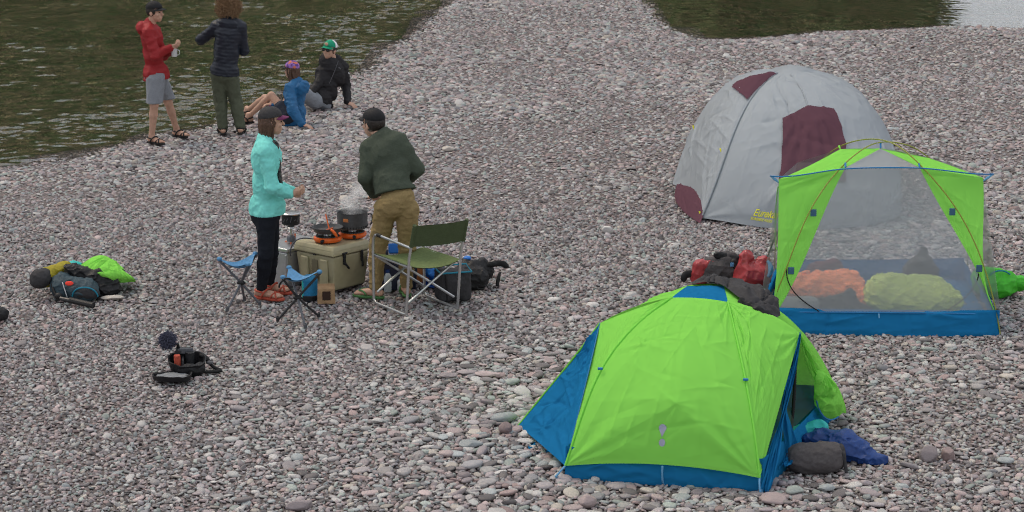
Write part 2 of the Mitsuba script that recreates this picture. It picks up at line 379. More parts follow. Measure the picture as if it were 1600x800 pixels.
# ------------------------------------------------------------------ people
def mid(a, b, t=.5): return np.asarray(a, float) * (1 - t) + np.asarray(b, float) * t
def unit(v): v = np.asarray(v, float); return v / (np.linalg.norm(v) + 1e-12)
def hand_prims(wrist, direction, palm_normal, side, curl=.5, s=1.0):
    """Palm, four unequal fingers and a thumb from the palm's side. side +1: the thumb lies along direction x normal."""
    d = unit(direction); n = unit(np.asarray(palm_normal, float) - d * (np.asarray(palm_normal, float) @ d)); w = np.cross(n, d) * side
    W = np.asarray(wrist, float); out = [cone(W - d * .01, W + d * .03 * s, .024 * s, .028 * s), blob(W + d * .055 * s, np.array([.046, .040, .017]) * s, np.stack([d, w, n], 1))]
    for i, (o, L) in enumerate(((.030, .070), (.010, .080), (-.010, .074), (-.029, .058))):
        b = W + d * .088 * s + w * o * s; a = 0.25 + curl * .5 + i * .06
        for j, f in enumerate((.45, .32, .23)):
            e = b + (d * math.cos(a) + n * math.sin(a)) * L * f * s
            out.append(cone(b, e, (.0092 - .001 * j) * s, (.0085 - .001 * j) * s)); b = e; a += curl * 1.0
    b = W + d * .035 * s + w * .032 * s
    for L, v in ((.036, d * .6 + w * .75 + n * .25), (.030, d * .8 + w * .25 + n * .45)):
        e = b + unit(v) * L * s; out.append(cone(b, e, .0125 * s, .0100 * s)); b = e
    return out
def head_prims(c, H, s=1.0):
    """Skull, jaw, brow, nose, lips, ears round the head's centre c; H: columns forward, left, up."""
    f, l, u = H.T; P = lambda a, b, z: np.asarray(c, float) + s * (f * a + l * b + u * z)
    return [blob(P(-.008, 0, .025), np.array([.096, .076, .100]) * s, H), blob(P(.030, 0, -.045), np.array([.062, .058, .072]) * s, H), cone(P(.055, 0, -.098), P(.068, 0, -.092), .022 * s, .018 * s),
            cone(P(.083, .035, .022), P(.083, -.035, .022), .014 * s, .014 * s), cone(P(.088, 0, .008), P(.110, 0, -.028), .009 * s, .014 * s),
            cone(P(.080, .018, -.062), P(.080, -.018, -.062), .011 * s, .011 * s), cone(P(.076, .016, -.074), P(.076, -.016, -.074), .010 * s, .010 * s),
            cone(P(.062, .045, -.028), P(.068, .030, -.024), .020 * s, .018 * s), cone(P(.062, -.045, -.028), P(.068, -.030, -.024), .020 * s, .018 * s),
            blob(P(-.012, .078, -.012), np.array([.020, .010, .033]) * s, H), blob(P(-.012, -.078, -.012), np.array([.020, .010, .033]) * s, H)]
class Person:
    """Joints in metres: pelvis, chest (between the shoulders), neck, head, and for a in L, R: sh, el, wr, hip, kn, an, toe."""
    def __init__(s, key, J, head_dir, build=1.0, at=(0, 0, 0), hands=None, head_up=(0, 0, 1), head_s=1.0, snap='LR', sole=.010):
        s.key, s.b = key, build
        s.J = {k: np.asarray(v, float) + at for k, v in J.items()}
        s.H = axes(head_dir, head_up); s.hs = head_s
        s.hands = hands or {}
        s.side = unit(s.J['shR'] - s.J['shL']); s.spine = unit(s.J['chest'] - s.J['pelvis'])
        s.front = unit(np.cross(s.spine, s.side))
        for a in snap:                                               # feet stand on the gravel
            for k, h in (('an', .085), ('toe', .035)):
                p = s.J[k + a]; p[2] = gz(p[0], p[1]) + h + sole
    def trunk(s, g=0.0, waist=None):
        J, b = s.J, s.b; sd, fr, sp = s.side, s.front, s.spine
        F = np.stack([fr, sd, sp], 1); L = np.linalg.norm(J['chest'] - J['pelvis'])
        return [blob(J['chest'] - sp * .10 + fr * .01, np.array([.112 * b + g, .155 * b + g, .19]), F), blob(mid(J['pelvis'], J['chest'], .45), np.array([.098 * b + g, .135 * b + g, .20]), F),
                blob(J['pelvis'] + sp * .02 - fr * .012, np.array([.112 * b + g, .158 * b + g, .135 + g * .5]), F), cone(mid(J['chest'], J['shL'], .8) - sp * .010, mid(J['chest'], J['shR'], .8) - sp * .010, .056 * b + g, .056 * b + g)] + [cone(J['chest'] + sp * .045, mid(J['chest'], J['sh' + a], .95) + sp * .004, .050 * b + g, .044 * b + g) for a in 'LR']
    def arm(s, a, g=0.0, to=1.0, r=(.050, .042, .031)):
        J, b = s.J, s.b; w = mid(J['el' + a], J['wr' + a], to)
        return [cone(mid(J['sh' + a], J['chest'], .10) - s.spine * .012, J['el' + a], r[0] * b + g, r[1] * b + g), cone(J['el' + a], w, r[1] * b + g, (r[1] + (r[2] - r[1]) * to) * b + g * .8)]
    def leg(s, a, g=0.0, knee=1.0, shin=1.0, r=(.088, .058, .055, .036)):
        J, b = s.J, s.b; out = [cone(J['hip' + a], mid(J['hip' + a], J['kn' + a], knee), r[0] * b + g, (r[0] + (r[1] - r[0]) * knee) * b + g)]
        if shin > 0:
            c = mid(J['kn' + a], J['an' + a], .32)
            out += [cone(J['kn' + a], c, r[1] * b * .95 + g, r[2] * b + g), cone(c, mid(J['kn' + a], J['an' + a], shin), r[2] * b + g, (r[2] + (r[3] - r[2]) * max(0, (shin - .32) / .68)) * b + g)]
        return out
    def foot(s, a, g=0.0):
        an, toe = s.J['an' + a], s.J['toe' + a]; d = toe - an; d[2] = 0; d = unit(d); up = np.array([0, 0, 1.0])
        if 'up' + a in s.J: up = unit(s.J['up' + a] - an); d = unit(toe - an - up * ((toe - an) @ up))
        F = np.stack([d, np.cross(up, d), up], 1); base = an - up * .065
        return [blob(base + d * -.035 + up * .030, np.array([.040 + g, .034 + g, .036 + g]), F), blob(base + d * .06 + up * .028, np.array([.085 + g, .036 + g, .033 + g]), F),
                blob(base + d * .135 + up * .018, np.array([.062 + g, .046 + g, .022 + g]), F), cone(an + up * .03, base + up * .04 + d * .01, .036 + g, .036 + g)]
    def body(s, skin, label, category='person', group=None, lower=True, spread=True):
        J = s.J; P = s.trunk(-.02)
        for a in 'LR': P += s.arm(a, -.004) + s.leg(a, -.004) + s.foot(a)
        P += [cone(J['chest'] + s.spine * .01, J['head'] - s.H[:, 2] * .05 - s.H[:, 0] * .02, .056, .052)]
        v, f = melt(P, .0115, .022)
        hd = melt(head_prims(J['head'], s.H, s.hs), .0058, .012)
        bits = [(v, f), hd]
        for a in 'LR':
            d, n, sgn, cu = s.hands.get(a, (unit(J['wr' + a] - J['el' + a]), s.front, 1, .4))
            bits.append(melt(hand_prims(J['wr' + a], d, n, sgn, cu), .0045, .006))
        for a in 'LR':
            an, toe = J['an' + a], J['toe' + a]; up = np.array([0, 0, 1.0]) if 'up' + a not in J else unit(J['up' + a] - an)
            d = unit(toe - an - up * ((toe - an) @ up)); w = np.cross(up, d); base = an - up * .065 + d * .165
            bits.append(melt([cone(base + w * o - d * .03 + up * .014, base + w * o + d * (L - .01) + up * .011, r, r * .9) for o, L, r in ((.030, .030, .013), (.010, .028, .010), (-.007, .024, .009), (-.022, .018, .0085), (-.035, .010, .008))], .0055, .005))
        put(s.key, meld(*bits), skin, True, label, category, group)
        for k, q in enumerate((.030, -.030)):
            c = J['head'] + s.hs * (s.H @ np.array([.0835, q, .004]))
            e = melt([blob(c, np.array([.008, .013, .0085]) * s.hs, s.H)], .003, .002)
            put(s.key + '__eye' + ('_001' if k else ''), e, 'eye_dark', True)
            br = J['head'] + s.hs * (s.H @ np.array([.094, q, .026]))
    def wear(s, name, prims, m, h=.011, k=.022, wrinkle=.006, wscale=(9, 9, 5), seed=0, extra=None, label=None):
        put(s.key + '__' + name, melt(prims, h, k, wrinkle, wscale, seed, extra), m, True, label)
    def P(s, a, b, z): return s.J['head'] + s.hs * (s.H @ np.array([a, b, z]))
    def cap(s, m, bill=None, back=None, name='cap', crown=0.0, label=None, turn_bill=0.0):
        J, hs = s.J, s.hs
        top = melt([blob(s.P(-.010, 0, .052), np.array([.108, .089, .088 + crown]) * hs, s.H), cut(s.P(0, 0, .045), -s.H[:, 2] + .10 * s.H[:, 0])], .006, .01)
        put(s.key + '__' + name, top, m, True, label)
        a = np.linspace(-1, 1, 21); rows = []
        ca, sa = math.cos(turn_bill), math.sin(turn_bill)
        for t in np.linspace(0, 1, 7):
            x = .085 * np.cos(a * 1.15) + t * .078 * np.cos(a * 1.1) ** .6 - .004; y = .082 * np.sin(a * 1.15) / math.sin(1.15) * (1 - .12 * t); z = .046 - .016 * t - .022 * (a ** 2) * (1 - .3 * t) + .004
            rows.append(np.stack([s.P(xx * ca - yy * sa, xx * sa + yy * ca, zz) for xx, yy, zz in zip(x, y, z)]))
        R = np.array(rows); U = R + s.H[:, 2] * .006
        v = np.vstack([R.reshape(-1, 3), U.reshape(-1, 3)]); n, q = 21, len(R.reshape(-1, 3)); F = []
        for i in range(6):
            for j in range(20):
                b = i * n + j; F += [[b, b + 1, b + n + 1, b + n], [q + b, q + b + n, q + b + n + 1, q + b + 1]]
        for j in range(20): b = 6 * n + j; F.append([b, b + 1, q + b + 1, q + b])
        put(s.key + '__' + name + '__visor', (v, np.array(F)), bill or m, True)
        put(s.key + '__' + name + '__button', melt([blob(s.P(-.010, 0, .142 + crown), .009 * hs)], .004, .002), bill or m, True)
    def sandal(s, a, m, name, flat=False):
        an, toe = s.J['an' + a], s.J['toe' + a]; up = np.array([0, 0, 1.0]) if 'up' + a not in s.J else unit(s.J['up' + a] - an)
        d = unit(toe - an - up * ((toe - an) @ up)); w = np.cross(up, d); F = np.stack([d, w, up], 1); base = an - up * .075
        sole = melt([blob(base + d * .12, np.array([.105, .052, .030]), F), blob(base - d * .02, np.array([.065, .042, .030]), F), cut(base + up * .012, up), cut(base - up * .014, -up)], .006, .012)
        put(s.key + '__' + name, sole, m, True)
        on = lambda x, y, z: base + d * x + w * y + up * z
        if flat: straps = [[on(.165, .014, .03), on(.12, .034, .052), on(.07, .052, .02)], [on(.165, .014, .03), on(.12, -.012, .062), on(.07, -.05, .02)]]
        else: straps = [[on(.17, .054, .01), on(.15, .03, .045), on(.13, -.02, .050), on(.11, -.054, .015)], [on(.11, .052, .01), on(.12, .02, .058), on(.15, -.03, .045), on(.17, -.054, .012)],
                        [on(.02, .046, .01), on(.06, .03, .075), on(.06, -.03, .075), on(.02, -.046, .01)], [on(.03, .045, .055), on(-.045, .03, .065), on(-.062, 0, .065), on(-.045, -.03, .065), on(.03, -.045, .055)]]
        put(s.key + '__' + name + '__strap', meld(*[tube(q, .0085, 6, 14) for q in straps]), m, True)

# ------------------------------------------------------------------ cloth panels
def curve(pts, n):
    """A smooth curve through the points, n samples evenly along it."""
    p = np.asarray(pts, float)
    if len(p) == 2: return p[0] + (p[1] - p[0]) * np.linspace(0, 1, n)[:, None]
    from scipy.interpolate import PchipInterpolator, CubicSpline
    d = np.r_[0, np.cumsum(np.linalg.norm(np.diff(p, axis=0), axis=1))]
    c = CubicSpline(d, p) if len(p) > 2 else None
    x = np.linspace(0, d[-1], 400); q = c(x)
    L = np.r_[0, np.cumsum(np.linalg.norm(np.diff(q, axis=0), axis=1))]
    return np.stack([np.interp(np.linspace(0, L[-1], n), L, q[:, k]) for k in range(3)], 1)
class Panel:
    """A cloth panel stretched between four edges (bottom, top: left to right; left, right: upwards), bulged, creased and pulled."""
    def __init__(s, bottom, top, left, right, step=.016, bulge=0.0, crease=.006, seed=0, shape=None, folds=(), along=(1.0, 1.0, 1.0), inward=None):
        L = lambda p: np.linalg.norm(np.diff(np.asarray(p, float), axis=0), axis=1).sum()
        n, m = max(8, int(max(L(bottom), L(top)) / step)), max(8, int(max(L(left), L(right)) / step))
        b, t, l, r = curve(bottom, n), curve(top, n), curve(left, m), curve(right, m)
        S, Q = np.linspace(0, 1, n)[:, None, None], np.linspace(0, 1, m)[None, :, None]
        P = (1 - Q) * b[:, None] + Q * t[:, None] + (1 - S) * l[None] + S * r[None] - ((1 - S) * (1 - Q) * b[0] + S * (1 - Q) * b[-1] + (1 - S) * Q * t[0] + S * Q * t[-1])
        s.n, s.m, S, Q = n, m, S[..., 0], Q[..., 0]
        N = s.normals(P)
        if N[n // 2, m // 2] @ (np.array(inward if inward is not None else [0, 0, -1e3]) - P[n // 2, m // 2]) > 0: N = -N; s.flip = True
        else: s.flip = False
        rim = np.minimum(1, 6 * np.minimum(np.minimum(S, 1 - S), np.minimum(Q, 1 - Q)) + .12)
        h = bulge * 16 * S * (1 - S) * Q * (1 - Q) ** .8
        if shape is not None: h = h + shape(S, Q)
        W = P * np.asarray(along)
        wob = W * 3.2 + .9 * (meshkit.fbm(W * 2.2, 2, seed + 50)[..., None] - .5)
        k = 1 - np.abs(2 * meshkit.fbm(wob * [1.0, 1.0, 1.0], 2, seed) - 1)
        k2 = 1 - np.abs(2 * meshkit.fbm(wob * 2.9 + 7, 2, seed + 9) - 1)
        h = h + rim * crease * (.8 * (k ** 4 - .3) + .30 * (k2 ** 6 - .2))
        rg = np.random.default_rng(seed + 100); LS, LQ = L(bottom) if L(bottom) > L(top) else L(top), max(L(left), L(right))
        XS, XQ = S * LS, Q * LQ
        for _ in range(int(40 * min(3.0, LS * LQ) + 10)):              # taut cloth: long straight creases between the pulls
            a0 = rg.choice([rg.normal(0, .22), rg.normal(math.pi / 2, .25), rg.uniform(0, math.pi)], p=[.40, .25, .35])
            px, pq, ln, wd, am = rg.uniform(0, LS), rg.uniform(0, LQ), rg.uniform(.10, .40), rg.uniform(.010, .024), crease * rg.uniform(.4, 1.5) * rg.choice([1, 1, -1])
            du, dv = (XS - px) * math.cos(a0) + (XQ - pq) * math.sin(a0), -(XS - px) * math.sin(a0) + (XQ - pq) * math.cos(a0)
            h = h + rim * am * np.exp(-np.abs(dv + .05 * du * du) / wd) * np.exp(-(du / ln) ** 2)
        for (cs, cq, freq, amp, reach) in folds:                     # folds that fan out from a pulled point
            dx, dy = (S - cs) * L(bottom), (Q - cq) * L(left)
            rr = np.hypot(dx, dy); th = np.arctan2(dy, dx)
            h = h + amp * np.sin(freq * th + 1.3 * seed + 2.0 * np.sin(3 * th)) * np.exp(-rr / reach) * np.minimum(1, rr / .05) * rim
        s.P = P + N * h[..., None]; s.N = s.normals(s.P) * (-1 if s.flip else 1)
    @staticmethod
    def normals(P):
        a, b = np.gradient(P, axis=0), np.gradient(P, axis=1)
        N = np.cross(a, b); return N / (np.linalg.norm(N, axis=-1, keepdims=True) + 1e-12)
    def mesh(s):
        i, j = np.meshgrid(np.arange(s.n - 1), np.arange(s.m - 1), indexing='ij')
        q = np.stack([i * s.m + j, (i + 1) * s.m + j, (i + 1) * s.m + j + 1, i * s.m + j + 1], -1).reshape(-1, 4)
        if s.flip: q = q[:, ::-1]
        return s.P.reshape(-1, 3), q
    def at(s, S, Q, off=0.0):
        from scipy.ndimage import map_coordinates
        c = [np.clip(np.atleast_1d(S).astype(float), 0, 1) * (s.n - 1), np.clip(np.atleast_1d(Q).astype(float), 0, 1) * (s.m - 1)]
        g = lambda A: np.stack([map_coordinates(A[..., k], c, order=1, mode='nearest') for k in range(3)], -1)
        return g(s.P) + np.asarray(off)[..., None] * g(s.N)
    def decal(s, polygon, off=.003, step=.02):
        """A shape in panel coordinates, laid on the panel: print or a sewn-on piece."""
        poly = polygon if hasattr(polygon, 'geoms') or hasattr(polygon, 'exterior') else shapely.Polygon(polygon)
        x0, y0, x1, y1 = poly.bounds
        cells = [shapely.box(x, y, x + step, y + step) for x in np.arange(x0, x1, step) for y in np.arange(y0, y1, step)]
        V, F = [], []
        for c in cells:
            g = c.intersection(poly)
            for h in getattr(g, 'geoms', [g]):
                if h.geom_type != 'Polygon' or h.area < 1e-9: continue
                v, f = trimesh.creation.triangulate_polygon(h, engine='earcut')
                F.append(np.asarray(f) + sum(map(len, V))); V.append(np.asarray(v))
        v, f = np.vstack(V), np.vstack(F)
        tm = trimesh.Trimesh(np.c_[v, 0 * v[:, 0]], f, process=True)
        tm.merge_vertices()
        v, f = np.asarray(tm.vertices), np.asarray(tm.faces)
        return s.at(v[:, 0], v[:, 1], off(v[:, 0], v[:, 1]) if callable(off) else np.full(len(v), off)), f
def tube(pts, r, sides=8, smooth_pts=0, cap=True):
    p = curve(pts, smooth_pts) if smooth_pts else np.asarray(pts, float)
    r = np.broadcast_to(np.asarray(r, float), (len(p),)) if np.ndim(r) == 0 or len(r) == len(p) else np.interp(np.linspace(0, 1, len(p)), np.linspace(0, 1, len(r)), r)
    t = np.gradient(p, axis=0); t /= np.linalg.norm(t, axis=1, keepdims=True) + 1e-12
    a = np.cross(t[0], [0, 0, 1.0] if abs(t[0, 2]) < .9 else [1.0, 0, 0]); A = []
    for k in range(len(p)):
        a = a - t[k] * (a @ t[k]); a /= np.linalg.norm(a) + 1e-12; A.append(a)
    A = np.array(A); B = np.cross(t, A); g = np.arange(sides) * 2 * np.pi / sides
    v = p[:, None] + r[:, None, None] * (np.cos(g)[None, :, None] * A[:, None] + np.sin(g)[None, :, None] * B[:, None])
    i, j = np.meshgrid(np.arange(len(p) - 1), np.arange(sides), indexing='ij')
    q = np.stack([i * sides + j, i * sides + (j + 1) % sides, (i + 1) * sides + (j + 1) % sides, (i + 1) * sides + j], -1).reshape(-1, 4)
    f = np.vstack([q[:, [0, 1, 2]], q[:, [0, 2, 3]]]); v = v.reshape(-1, 3)
    if cap:
        n = len(v); v = np.vstack([v, p[0], p[-1]]); e = n - sides
        k = np.arange(sides)
        f = np.vstack([f, np.stack([(k + 1) % sides, k, np.full(sides, n)], 1), np.stack([e + k, e + (k + 1) % sides, np.full(sides, n + 1)], 1)])
    return v, f
def meld(*ms):
    V, F, at = [], [], 0
    for v, f in ms:
        f = np.asarray(f)
        if f.shape[1] == 4: f = np.vstack([f[:, [0, 1, 2]], f[:, [0, 2, 3]]])
        V.append(np.asarray(v)); F.append(f + at); at += len(v)
    return np.vstack(V), np.vstack(F)
def rounded(sx, sy, sz, r=.01, centre=(0, 0, 0), seg=3):
    """A box with rounded edges, standing on z = 0 of its own frame."""
    import manifold3d as m3
    b = [m3.Manifold.sphere(r, 4 * seg).translate([x, y, z]) for x in (-sx / 2 + r, sx / 2 - r) for y in (-sy / 2 + r, sy / 2 - r) for z in (r, sz - r)]
    m = m3.Manifold.batch_hull(b).to_mesh()
    return np.array(m.vert_properties[:, :3]) + centre, np.array(m.tri_verts)
def turn(mesh, deg=0.0, loc=(0, 0, 0), tilt=None):
    v, f = mesh; a = math.radians(deg)
    R = np.array([[math.cos(a), -math.sin(a), 0], [math.sin(a), math.cos(a), 0], [0, 0, 1.0]])
    v = np.asarray(v, float)
    if tilt is not None: v = v @ trimesh.transformations.rotation_matrix(math.radians(tilt[0]), tilt[1])[:3, :3].T
    return v @ R.T + np.asarray(loc, float), f

nylon('green_nylon', (.30, .80, .125), .5, .30)
nylon('blue_nylon', (.016, .18, .41), .30, .28)
nylon('grey_nylon', (.39, .425, .455), .2, .20)
nylon('maroon_nylon', (.14, .068, .09), .3, .45)
mat('blue_webbing', (.03, .18, .42), .55)
mat('light_blue_webbing', (.15, .38, .62), .55)
mat('tab_blue', (.05, .13, .21), .6)
mat('olive_pole', (.24, .26, .025), .35, .5)
mat('black_strap', (.012, .012, .013), .6)
mat('yellow_print', (.82, .80, .06), .6)
mat('reflective_print', (.34, .36, .45), .4)
scene['netting'] = {'type': 'mask', 'opacity': .44, 'bsdf': {'type': 'twosided', 'bsdf': {'type': 'diffuse', 'reflectance': rgb((.44, .465, .485))}}}
scene['dark_netting'] = {'type': 'mask', 'opacity': .25, 'bsdf': {'type': 'twosided', 'bsdf': {'type': 'diffuse', 'reflectance': rgb((.12, .16, .12))}}}

# ------------------------------------------------------------------ the green and blue tent in front
t1 = 'near_tent'
tag(t1, 'lime green tent with blue vestibule, black jacket lying on its roof', 'tent')
TOP_L, TOP_R = (1.089, 13.95, 1.005), (1.459, 13.85, 0.999)
FOOT_L, FOOT_R = (0.346, 13.1, 0.088), (1.582, 12.83, 0.098)
EAVE_L, EAVE_R = (0.601, 14, 0.812), (1.933, 13.7, 0.82)
CREST_L, CREST_R = (1.214, 14.2, 1.025), (1.457, 14.15, 1.041)
REAR_L, REAR_R = (0.85, 15.05, .1), (2.36, 14.64, .1)
TIP_L, TIP_R = (0.045, 14.248, 0), (2.401, 14.538, 0)
mid1 = (1.25, 14.0, .3)
LPOLE = [FOOT_L, (0.44, 13.22, 0.347), (0.584, 13.43, 0.634), (0.793, 13.68, 0.843), TOP_L]
RPOLE = [FOOT_R, (1.555, 12.98, 0.379), (1.521, 13.22, 0.63), (1.489, 13.52, 0.829), TOP_R]
def pulled(S, Q):
    s0, q0 = .57, .265
    a = np.minimum(Q / q0, 1 - np.abs(S - s0) / np.where(S < s0, s0, 1 - s0))
    return .105 * np.where(Q < q0, a, a * np.clip(1 - (Q - q0) / .6, 0, 1) ** 1.6)
front1 = Panel([FOOT_L, (0.968, 12.95, 0.147), FOOT_R], [TOP_L, (1.279, 13.88, 1.018), TOP_R], LPOLE, RPOLE, .011, .030, .0068, 3, pulled,
               ((.0, .0, 13, .020, .35), (1, 0, 13, .020, .35), (.57, .265, 5, .004, .16), (0, 1, 11, .010, .3), (1, 1, 11, .010, .3)), (1, 1, .6), mid1)
put(t1 + '__front_panel', front1.mesh(), 'green_nylon', True)
left1 = Panel([FOOT_L, EAVE_L], [TOP_L, TOP_L], LPOLE, [EAVE_L, (0.808, 13.97, 0.906), TOP_L], .016, .01, .004, 5, None, ((1, .0, 9, .010, .2),), (1, 1, .5), mid1)
put(t1 + '__side_panel', left1.mesh(), 'green_nylon', True)
right1 = Panel([FOOT_R, EAVE_R], [TOP_R, TOP_R], RPOLE, [EAVE_R, (1.705, 13.8, 0.945), TOP_R], .014, .018, .0075, 6, None, ((1, .0, 13, .016, .3), (0, 0, 9, .012, .25)), (1, 1, .45), mid1)
put(t1 + '__side_panel_001', right1.mesh(), 'green_nylon', True)
cap1 = Panel([TOP_L, (1.279, 13.88, 1.005), TOP_R], [CREST_L, CREST_R], [TOP_L, (1.151, 14.07, 1.02), CREST_L], [TOP_R, (1.46, 14, 1.024), CREST_R], .016, .012, .004, 8, None, (), (1, 1, 1), mid1)
put(t1 + '__roof_panel', cap1.mesh(), 'blue_nylon', True)
vl1 = Panel([FOOT_L, (0.208, 13.62, 0.054), TIP_L], [EAVE_L, EAVE_L], [FOOT_L, (0.473, 13.5, 0.45), EAVE_L], [TIP_L, (0.321, 14.13, 0.386), EAVE_L], .013, -.02, .013, 9, None, ((0, 0, 12, .012, .3), (.6, .1, 10, .012, .35), (0, 1, 14, .01, .3)), (1, 1, .5), mid1)
put(t1 + '__vestibule', vl1.mesh(), 'blue_nylon', True, label='blue vestibule staked out to the left')
put(t1 + '__edge_tape', tube([TIP_L, (0.179, 14.2, 0.189), (0.321, 14.13, 0.391), EAVE_L], .008, 6, 30), 'green_nylon', True)
put(t1 + '__edge_tape_001', tube([FOOT_L, (0.473, 13.49, 0.453), EAVE_L], .004, 6, 30), 'blue_webbing', True)
flap = Panel([(0.114, 13.855, 0), (0.173, 13.632, 0), (0.287, 13.687, 0)], [(0.115, 13.95, -0.021), (0.198, 13.9, -0.005), (0.294, 13.6, 0.047)], [(0.114, 13.855, 0), (0.115, 13.95, -0.021)], [(0.287, 13.687, 0), (0.294, 13.6, 0.047)], .012, .01, .01, 4, None, (), (1, 1, 1), mid1)
put(t1 + '__hem_flap', flap.mesh(), 'blue_nylon', True)
# the far side of the fly
rear1 = Panel([REAR_L, REAR_R], [CREST_L, CREST_R], [REAR_L, (.92, 14.75, .62), CREST_L], [REAR_R, (2.06, 14.5, .62), CREST_R], .03, .07, .006, 12, None, (), (1, 1, 1), mid1)
put(t1 + '__rear_panel', rear1.mesh(), 'green_nylon', True)
for k, (e, c, r, cc) in enumerate(((EAVE_L, TOP_L, REAR_L, CREST_L), (EAVE_R, TOP_R, REAR_R, CREST_R))):
    pole = [REAR_L, (.92, 14.75, .62), CREST_L] if k == 0 else [REAR_R, (2.06, 14.5, .62), CREST_R]
    p = Panel([r, e], [cc, c], pole, [e, tuple((np.array(e) + np.array(c)) / 2 + [0, .03, .02]), c], .025, .015, .005, 13 + k, None, ((1, 0, 9, .01, .2),), (1, 1, .5), mid1)
    put(t1 + f'__side_panel_{2 + k:03d}', p.mesh(), 'green_nylon', True)
vb = Panel([TIP_L, REAR_L], [EAVE_L, EAVE_L], [TIP_L, EAVE_L], [REAR_L, (.68, 14.6, .5), EAVE_L], .03, -.02, .006, 17, None, (), (1, 1, .5), mid1)
put(t1 + '__vestibule_001', vb.mesh(), 'green_nylon', True)
vr = Panel([(2.016, 13.9, 0.535), (2.143, 14.06, 0.305), TIP_R], [EAVE_R, EAVE_R], [(2.016, 13.9, 0.535), (1.965, 13.78, 0.691), EAVE_R], [TIP_R, (2.222, 14.1, 0.386), (2.075, 13.9, 0.608), EAVE_R], .014, -.015, .008, 18, None, ((0, 1, 12, .014, .3),), (1, 1, .5), mid1)
put(t1 + '__vestibule_002', vr.mesh(), 'green_nylon', True, label='green vestibule wall beside the open door')
# the door: its cloth is rolled back and toggled, its lower edge hangs as a gathered blue strip
roll = Panel([(2.108, 14.02, 0.271), (2.17, 14.05, 0.123), (2.248, 14.12, 0.092), (2.335, 14.2, 0.133)], [(2.095, 13.95, 0.494), (2.135, 13.98, 0.476), (2.178, 14.02, 0.428)], [(2.108, 14.02, 0.271), (2.076, 13.95, 0.384), (2.095, 13.95, 0.494)],
             [(2.335, 14.2, 0.133), (2.268, 14.1, 0.321), (2.178, 14.02, 0.428)], .010, .045, .014, 20, None, ((.4, 1, 11, .02, .2),), (1, 1, .6), (1.2, 14.6, .4))
put(t1 + '__rolled_door', roll.mesh(), 'green_nylon', True, label='rolled back green door cloth tied up beside the opening')
put(t1 + '__rolled_door__piping', tube([(2.095, 13.97, 0.314), (2.122, 13.98, 0.2), (2.188, 14.02, 0.119), (2.272, 14.08, 0.118)], .006, 6, 24), 'blue_webbing', True)
for k, (pts, w) in enumerate((([EAVE_R, (1.862, 13.5, 0.614), (1.769, 13.25, 0.381), (1.674, 13, 0.178), (1.605, 12.83, 0.007)], .035), ([(1.896, 13.62, 0.722), (1.811, 13.42, 0.549), (1.784, 13.3, 0.366), (1.823, 13.3, 0.189), (1.759, 13.1, 0.088)], .04))):
    c = curve(pts, 60); t = np.linspace(0, 1, 60)
    wid = w * (.35 + 1.1 * t + .25 * np.sin(9 * t + k))
    rows = [c + np.stack([wid * u, .02 * np.sin(14 * t + 6 * u) + .035 * u + 0 * t, .015 * np.sin(22 * u + 9 * t)], 1) for u in np.linspace(-.5, 1.1, 14)]
    v = np.stack(rows, 1).reshape(-1, 3); i, j = np.meshgrid(np.arange(59), np.arange(13), indexing='ij')
    put(t1 + '__door_edge' + ('_001' if k else ''), (v, np.stack([i * 14 + j, (i + 1) * 14 + j, (i + 1) * 14 + j + 1, i * 14 + j + 1], -1).reshape(-1, 4)), 'blue_nylon', True)
# the inner tent: a tub floor, netting walls
tubl = [np.array(p) for p in ((.345, 13.13), (1.615, 12.87), (2.32, 14.52), (.86, 15.0))]
for k in range(4):
    a, b = tubl[k], tubl[(k + 1) % 4]; m = (a + b) / 2
    inn = (np.array([1.28, 13.9]) - m); inn = inn / np.linalg.norm(inn) * .05
    p = Panel([(*a, -.01), (*(m - inn * .3), -.01), (*b, -.01)], [(*(a + inn * .3), .21), (*(m + inn * .2), .19), (*(b + inn * .3), .21)], [(*a, -.01), (*(a + inn * .3), .21)], [(*b, -.01), (*(b + inn * .3), .21)], .012, .012, .012, 30 + k, None, (), (1, 1, 1.6), (*(m + inn * 9), .1))
    put(t1 + '__floor_tub' + (f'_{k:03d}' if k else ''), p.mesh(), 'blue_nylon', True)
fl = Panel([(*tubl[0], .012), (*tubl[1], .012)], [(*tubl[3], .012), (*tubl[2], .012)], [(*tubl[0], .012), (*tubl[3], .012)], [(*tubl[1], .012), (*tubl[2], .012)], .04, 0, .008, 40)
put(t1 + '__floor_sheet', fl.mesh(), 'blue_nylon', True)
net = Panel([(1.61, 12.95, .2), (2.29, 14.48, .2)], [TOP_R, CREST_R], [(1.62, 12.95, .2), tuple(np.array(RPOLE[2]) + [.03, .04, 0]), TOP_R], [(2.29, 14.48, .2), (2.02, 14.45, .62), CREST_R], .04, -.02, .004, 41)
put(t1 + '__netting', net.mesh(), 'dark_netting', True)
put(t1 + '__door_strap', tube([(1.907, 13.68, 0.585), (1.899, 13.66, 0.344), (1.883, 13.62, 0.149)], [.010, .013, .009], 6, 20), 'black_strap', True)
for k, pole in enumerate((LPOLE, RPOLE)):
    c = curve(pole, 60); put(t1 + '__pole_sleeve' + ('_001' if k else ''), tube(c + [0, -.004, .004], .0075, 6), 'green_nylon', True)
